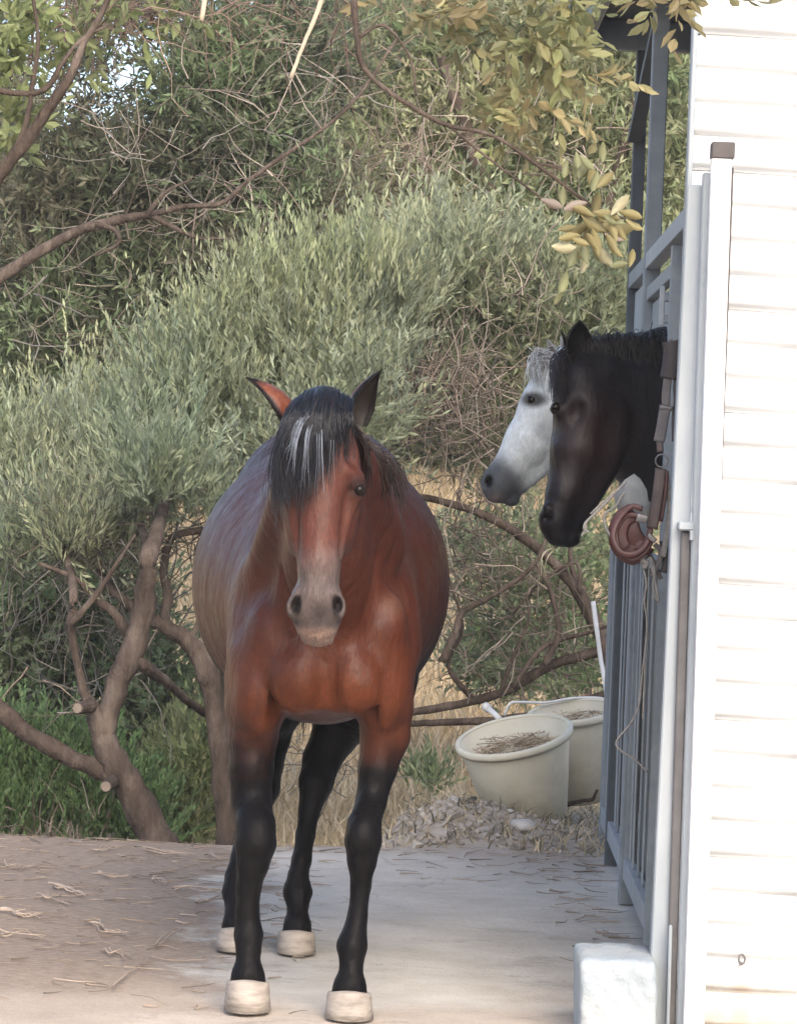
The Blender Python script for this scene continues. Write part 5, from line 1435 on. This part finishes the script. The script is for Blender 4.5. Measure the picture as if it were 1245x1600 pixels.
# rubble on the heap
rb_ = []
r_ = np.random.default_rng(77)
mb = MB()
for i in range(900):
    x0 = r_.normal(.3, .3) if i % 3 else r_.uniform(-.1, .95); y0 = r_.normal(14.15, .32)
    if not (13.6 < y0 < 15.3) or x0 > .95: continue
    s_ = r_.uniform(.004, .013) * (1.7 if i % 9 == 0 else 1)
    if x0 > .5 and y0 < 14.4 and i % 3: continue
    E = Euler(r_.uniform(0, 6, 3)).to_matrix()
    pts8 = [Vector((x0, y0, gh(x0, y0) + s_ * .3)) + E @ Vector((a_ * s_ * r_.uniform(.6, 1.2), b_ * s_ * r_.uniform(.6, 1.2), c_ * s_ * r_.uniform(.4, .9))) for a_ in (-1, 1) for b_ in (-1, 1) for c_ in (-1, 1)]
    k = r_.uniform(.6, 1.1); mb.add(pts8, [(0, 1, 3, 2), (4, 6, 7, 5), (0, 4, 5, 1), (2, 3, 7, 6), (0, 2, 6, 4), (1, 5, 7, 3)], (.38 * k, .345 * k, .30 * k))
tag(mb.build('rubble', mat_tint('rubble', .95, .2, .5, 50, .006), None), kind='stuff', label='loose grey rubble and clods heaped along the back edge of the yard')

# ------------------------------------------------------------ pale block at the foot of the gate post
blk = MB()
A = pt(897, 1590, 9.12); zt = pt(960, 1500, 9.12).z
M_BLOCK = mat_noise('limewashed_block', (.22, .255, .28), (.30, .34, .365), 5, .85, .8, 22, .014, c3=(.36, .38, .38))
import bmesh
bmx = bmesh.new(); bmesh.ops.create_cube(bmx, size=1)
bmesh.ops.subdivide_edges(bmx, edges=bmx.edges, cuts=18, use_grid_fill=True)
x0 = A.x + .012; x1 = pt(1024, 1560, 9.2).x
for v in bmx.verts:
    p = v.co.copy()
    q = Vector((abs(p.x), abs(p.y), abs(p.z))) * 2
    m4 = (q.x ** 14 + q.y ** 14 + q.z ** 14) ** (1 / 14)
    p = p / max(m4, .01) * 1.0
    nn = math.sin(p.x * 9 + 1) * math.sin(p.y * 7 + 2) * math.sin(p.z * 8) * .02 + math.sin(p.x * 23 + p.z * 19) * .008
    p *= 1 + nn
    v.co = ((x0 + x1) / 2 + p.x * (x1 - x0) - .012 * p.z, 9.30 + p.y * .36, zt / 2 - .02 + p.z * (zt + .04))
me = bpy.data.meshes.new('block'); bmx.to_mesh(me); bmx.free(); me.polygons.foreach_set('use_smooth', [True] * len(me.polygons)); me.materials.append(M_BLOCK)
tag(link('block', me), 'pale blue-white limewashed block at the foot of the gate post', 'block')

# ------------------------------------------------------------ thin summer haze round the whole place
hz = MB(); hz.box((0, 320, 6.6), (604, 764, 19.6))
M_HAZE = bpy.data.materials.new('haze'); M_HAZE.use_nodes = True; n = M_HAZE.node_tree.nodes; n.clear()
o_ = n.new('ShaderNodeOutputMaterial'); v_ = n.new('ShaderNodeVolumePrincipled'); v_.inputs['Density'].default_value = .0011; v_.inputs['Color'].default_value = (.93, .93, .92, 1)
M_HAZE.node_tree.links.new(v_.outputs[0], o_.inputs['Volume'])
tag(hz.build('haze', M_HAZE), kind='stuff', label='thin pale haze filling the air of the yard and hillside')

# ------------------------------------------------------------ halter and cords hung at the stable corner
M_GREYSTRAP = mat_noise('grey_webbing', (.09, .083, .085), (.15, .14, .14), 30, .75, .4, 150, .002)
M_DKSTRAP = mat_noise('dark_leather', (.022, .017, .018), (.045, .037, .039), 20, .55, .3, 90, .002)
M_BRSTRAP = mat_noise('brown_leather', (.055, .038, .034), (.10, .072, .066), 20, .55, .3, 90, .002)
M_REDSTRAP = mat_noise('oxblood_leather', (.045, .013, .012), (.085, .030, .027), 20, .5, .3, 90, .002)
M_METAL = mat_noise('dull_buckle_metal', (.13, .125, .125), (.24, .23, .23), 20, .4, .1, metallic=.6)
M_CORD = mat_noise('pale_cord', (.15, .147, .14), (.26, .255, .24), 60, .9, .4, 200, .002)
M_CLOTH = mat_noise('pale_rag', (.15, .165, .175), (.24, .26, .27), 14, .9, .5, 60, .004)
Yh = 9.84
hal = empty('halter', pt(1045, 700, Yh), 'worn leather halter with ring and oxblood loops hanging by the gate post', 'halter')
def strap(name, pts, w, th, mat, par, Y=None, sub=6):
    """flat band through (px, py[, Y]) with width w px"""
    P = spline([pt(p[0], p[1], p[2] if len(p) > 2 else (Y or Yh)) for p in pts], sub)
    mb = MB(); vv = []; fs = []
    for i, p in enumerate(P):
        t_ = (P[min(i + 1, len(P) - 1)] - P[max(i - 1, 0)]).normalized()
        n_ = Vector((-.25, -1, 0)).normalized(); s_ = t_.cross(n_).normalized(); n_ = s_.cross(t_)
        hw = mpx(w, Yh) / 2
        for (u, v) in ((-1, -.6), (-.8, -1), (.8, -1), (1, -.6), (1, .6), (.8, 1), (-.8, 1), (-1, .6)):
            vv.append(p + s_ * u * hw + n_ * v * th / 2)
    for i in range(len(P) - 1):
        for k in range(8): fs.append((i * 8 + k, i * 8 + (k + 1) % 8, (i + 1) * 8 + (k + 1) % 8, (i + 1) * 8 + k))
    fs.append(tuple(range(8))[::-1]); fs.append(tuple((len(P) - 1) * 8 + k for k in range(8)))
    mb.add(vv, fs); return mb.build(name, mat, par, True)
mb = MB(); mb.tube([pt(1049, 538, Yh + .05) + Vector((.06, 0, 0)), pt(1049, 538, Yh + .01), pt(1047, 530, Yh + .01)], .006, 8); mb.build('hook', M_RUST, hal, True)
strap('crown_pad', [(1047, 533), (1049, 548), (1047, 570), (1043, 592)], 25, .022, M_DKSTRAP, hal)
strap('cheek_strap', [(1043, 588), (1040, 615), (1040, 634)], 13, .009, M_GREYSTRAP, hal)
strap('cheek_strap', [(1038, 638), (1034, 665), (1029, 690)], 17, .011, M_GREYSTRAP, hal)
strap('keeper', [(1030, 636), (1051, 639)], 8, .016, M_METAL, hal)
strap('spare_strap', [(1056, 585), (1054, 605), (1055, 625), (1052, 650), (1052, 690)], 6, .005, M_DKSTRAP, hal)
mb = MB()
cc = pt(1033, 720, Yh - .01)
mb.tube([cc + Vector((math.cos(a_) * .0165, -.0, math.sin(a_) * .0175)) for a_ in np.linspace(0, 2 * math.pi, 25)], .0024, 8, False); mb.build('ring', M_METAL, hal, True)
strap('throat_strap', [(1030, 690), (1031, 706)], 10, .009, M_BRSTRAP, hal)
strap('throat_strap', [(1032, 732), (1028, 765), (1023, 800), (1018, 826)], 17, .010, M_BRSTRAP, hal)
strap('throat_strap', [(1041, 735), (1039, 770), (1032, 815)], 6, .008, M_REDSTRAP, hal)
strap('nose_pad', [(990, 800, Yh + .012), (972, 812, Yh + .01), (965, 836, Yh + .012), (974, 860, Yh + .01), (996, 864, Yh + .012), (1010, 850, Yh + .014)], 30, .016, M_REDSTRAP, hal)
strap('nose_flap', [(978, 806, Yh + .02), (984, 834, Yh + .016), (998, 856, Yh + .02)], 36, .012, M_REDSTRAP, hal)
for k, (w, pts_) in enumerate([(9, [(1003, 795), (985, 792), (966, 812), (957, 838), (968, 862), (990, 866), (1008, 852), (1016, 826)]),
                               (8, [(1000, 806), (978, 806), (962, 830), (966, 856), (984, 874), (1006, 864), (1020, 840)]),
                               (7, [(990, 800), (972, 826), (976, 850), (996, 856), (1014, 842)]),
                               (6, [(968, 800), (956, 822), (955, 850), (970, 872), (990, 880), (1010, 868)])]):
    strap('noseband', [(p[0], p[1], Yh - .02 + .012 * k + .01 * math.sin(i)) for i, p in enumerate(pts_)], w, .009, M_REDSTRAP, hal)
strap('buckle', [(994, 808, Yh - .04), (1012, 812, Yh - .04)], 13, .008, M_METAL, hal)
strap('buckle', [(1012, 836, Yh - .03), (1024, 846, Yh - .03)], 8, .008, M_METAL, hal)
# rag behind, pale cords
rag = MB(); vv = []; fs = []
Pa = [[(958, 772), (975, 750), (990, 740), (1000, 748)], [(962, 790), (980, 772), (995, 760), (1010, 765)], [(970, 808), (985, 795), (1002, 782), (1014, 790)], [(985, 822), (995, 812), (1008, 805), (1018, 815)]]
for i, row in enumerate(Pa):
    for j, p in enumerate(row):
        vv.append(pt(p[0], p[1], Yh + .03 + .012 * math.sin(i * 2 + j * 3)))
for i, row in enumerate(Pa):
    for j, p in enumerate(row):
        vv.append(pt(p[0], p[1], Yh + .036 + .012 * math.sin(i * 2 + j * 3)))
for i in range(3):
    for j in range(3):
        a_ = i * 4 + j
        fs += [(a_, a_ + 1, a_ + 5, a_ + 4), (a_ + 16, a_ + 20, a_ + 21, a_ + 17)]
for a_, b_ in [(0, 1), (1, 2), (2, 3), (3, 7), (7, 11), (11, 15), (15, 14), (14, 13), (13, 12), (12, 8), (8, 4), (4, 0)]:
    fs.append((a_, a_ + 16, b_ + 16, b_))
rag.add(vv, fs); tag(rag.build('rag', M_CLOTH, None, True), 'pale grey rag tucked behind the halter loops', 'rag')
hold = empty('cord', pt(1000, 900, Yh + .02), 'pale knotted cord trailing in a long zigzag down the barred gate', 'cord')
def cord(name, pts, r_, par, mat=M_CORD, Y=Yh):
    P = spline([pt(p[0], p[1], p[2] if len(p) > 2 else Y) for p in pts], 6); mb = MB(); mb.tube(P, r_, 7); return mb.build(name, mat, par, True)
cord('strand', [(1008, 850), (1004, 880), (1009, 910), (1006, 940), (1010, 970), (1008, 1010), (1002, 1060), (998, 1100), (985, 1130), (968, 1150), (962, 1163), (972, 1175), (990, 1186), (1012, 1207)], .0030, hold)
cord('knot', [(1008, 866), (1003, 874), (1010, 880), (1006, 888)], .008, hold)
cord('loop', [(1015, 870), (1022, 890), (1020, 920), (1028, 940), (1024, 915), (1018, 885)], .004, hold)
hold = empty('cord', pt(940, 800, Yh), 'pair of pale thin cords looped out beside the halter under the black horse chin', 'cord')
cord('strand', [(978, 752), (955, 776), (935, 797), (916, 815), (912, 826), (920, 832)], .0040, hold)
cord('strand', [(975, 768), (962, 790), (946, 802), (944, 818), (952, 836), (960, 850)], .0035, hold)
cord('strand', [(958, 772), (940, 786), (922, 803)], .0028, hold)
cord('strand', [(916, 814), (914, 828), (908, 838)], .003, hold)
hold = empty('bundle_of_straps', pt(1030, 860, Yh + .01), 'tangle of grey worn straps on the gate post below the halter', 'straps')
for i, pts_ in enumerate([[(1040, 740), (1046, 790), (1042, 830), (1035, 870)], [(1022, 850), (1032, 862), (1026, 885), (1016, 900)], [(1035, 845), (1040, 870), (1036, 895)], [(1010, 862), (1022, 880), (1032, 905)]]):
    strap('strap', pts_, [9, 8, 11, 7][i], .007, [M_CORD, M_GREYSTRAP, M_DKSTRAP, M_GREYSTRAP][i], hold, Yh + .015 + .012 * i)
# wisp of straw at the black horse's lips
cv = []
for (a_, m_, e_) in [((866, 856), (848, 866), (845, 900)), ((866, 858), (856, 870), (850, 888)), ((862, 856), (846, 872), (852, 896)), ((868, 856), (852, 862), (842, 884))]:
    cv.append((curve_np([pt(*a_, 10.93), pt(*m_, 10.9), pt(*e_, 10.92)], 8), .003, (.62, .56, .40)))
o = strands('straw_wisp', cv, None, M_STRAW); tag(o, 'wisp of pale straw dangling below the black horse muzzle', 'straw')

# ------------------------------------------------------------ litter on the ground
r = random.Random(21); cv = []
for (x0, y0, x1, y1, w) in [(80, 1386, 135, 1402, 5), (150, 1368, 205, 1374, 4), (135, 1445, 200, 1465, 4), (225, 1330, 300, 1340, 4), (140, 1335, 185, 1328, 3), (270, 1392, 350, 1400, 4), (305, 1415, 350, 1405, 4), (0, 1430, 60, 1440, 4),
                            (245, 1480, 285, 1450, 3), (10, 1350, 35, 1356, 3), (165, 1488, 200, 1500, 3), (60, 1405, 110, 1420, 4), (330, 1342, 358, 1346, 3), (180, 1548, 228, 1500, 2.5), (0, 1460, 70, 1468, 3), (240, 1375, 258, 1390, 3)]:
    p0 = gpt(x0, y0); p1 = gpt(x1, y1)
    for k in range(3):
        s_ = [p0 + (p1 - p0) * (i / 4) + Vector((r.gauss(0, .008), r.gauss(0, .04), 0)) for i in range(5)]
        P = [Vector((p.x, p.y, gh(p.x, p.y) + .008 + r.random() * .01)) for p in s_]
        q = r.uniform(.8, 1.15)
        cv.append((curve_np(P, 8), w * .0008, (.40 * q, .325 * q, .26 * q)))
for i in range(900):
    yy = 9.3 + 4.6 * r.random() ** .7; xx = r.uniform(-2.2, -.2) if i % 4 else r.uniform(-.2, .8)
    if i % 4 == 0: yy = r.uniform(12.6, 15)
    if i % 12 == 0: xx = r.uniform(.55, .8); yy = r.uniform(10.6, 14)
    L = r.uniform(.02, .13); a_ = r.gauss(0, .5); d = Vector((math.cos(a_), math.sin(a_) * 1.6, 0)) * L / 2
    P = [Vector((xx, yy, 0)) - d, Vector((xx + r.gauss(0, .01), yy + r.gauss(0, .02), 0)), Vector((xx, yy, 0)) + d]
    P = [Vector((p.x, p.y, gh(p.x, p.y) + .005 + r.random() * .006)) for p in P]
    q = r.uniform(.5, 1.25)
    cv.append((curve_np(P, 8), r.uniform(.001, .003), (.31 * q, .25 * q, .198 * q)))
o = strands('dry_litter', cv, None, M_STRAW, 4); tag(o, kind='stuff', label='bleached bark strips and straw scattered over the soil at left')
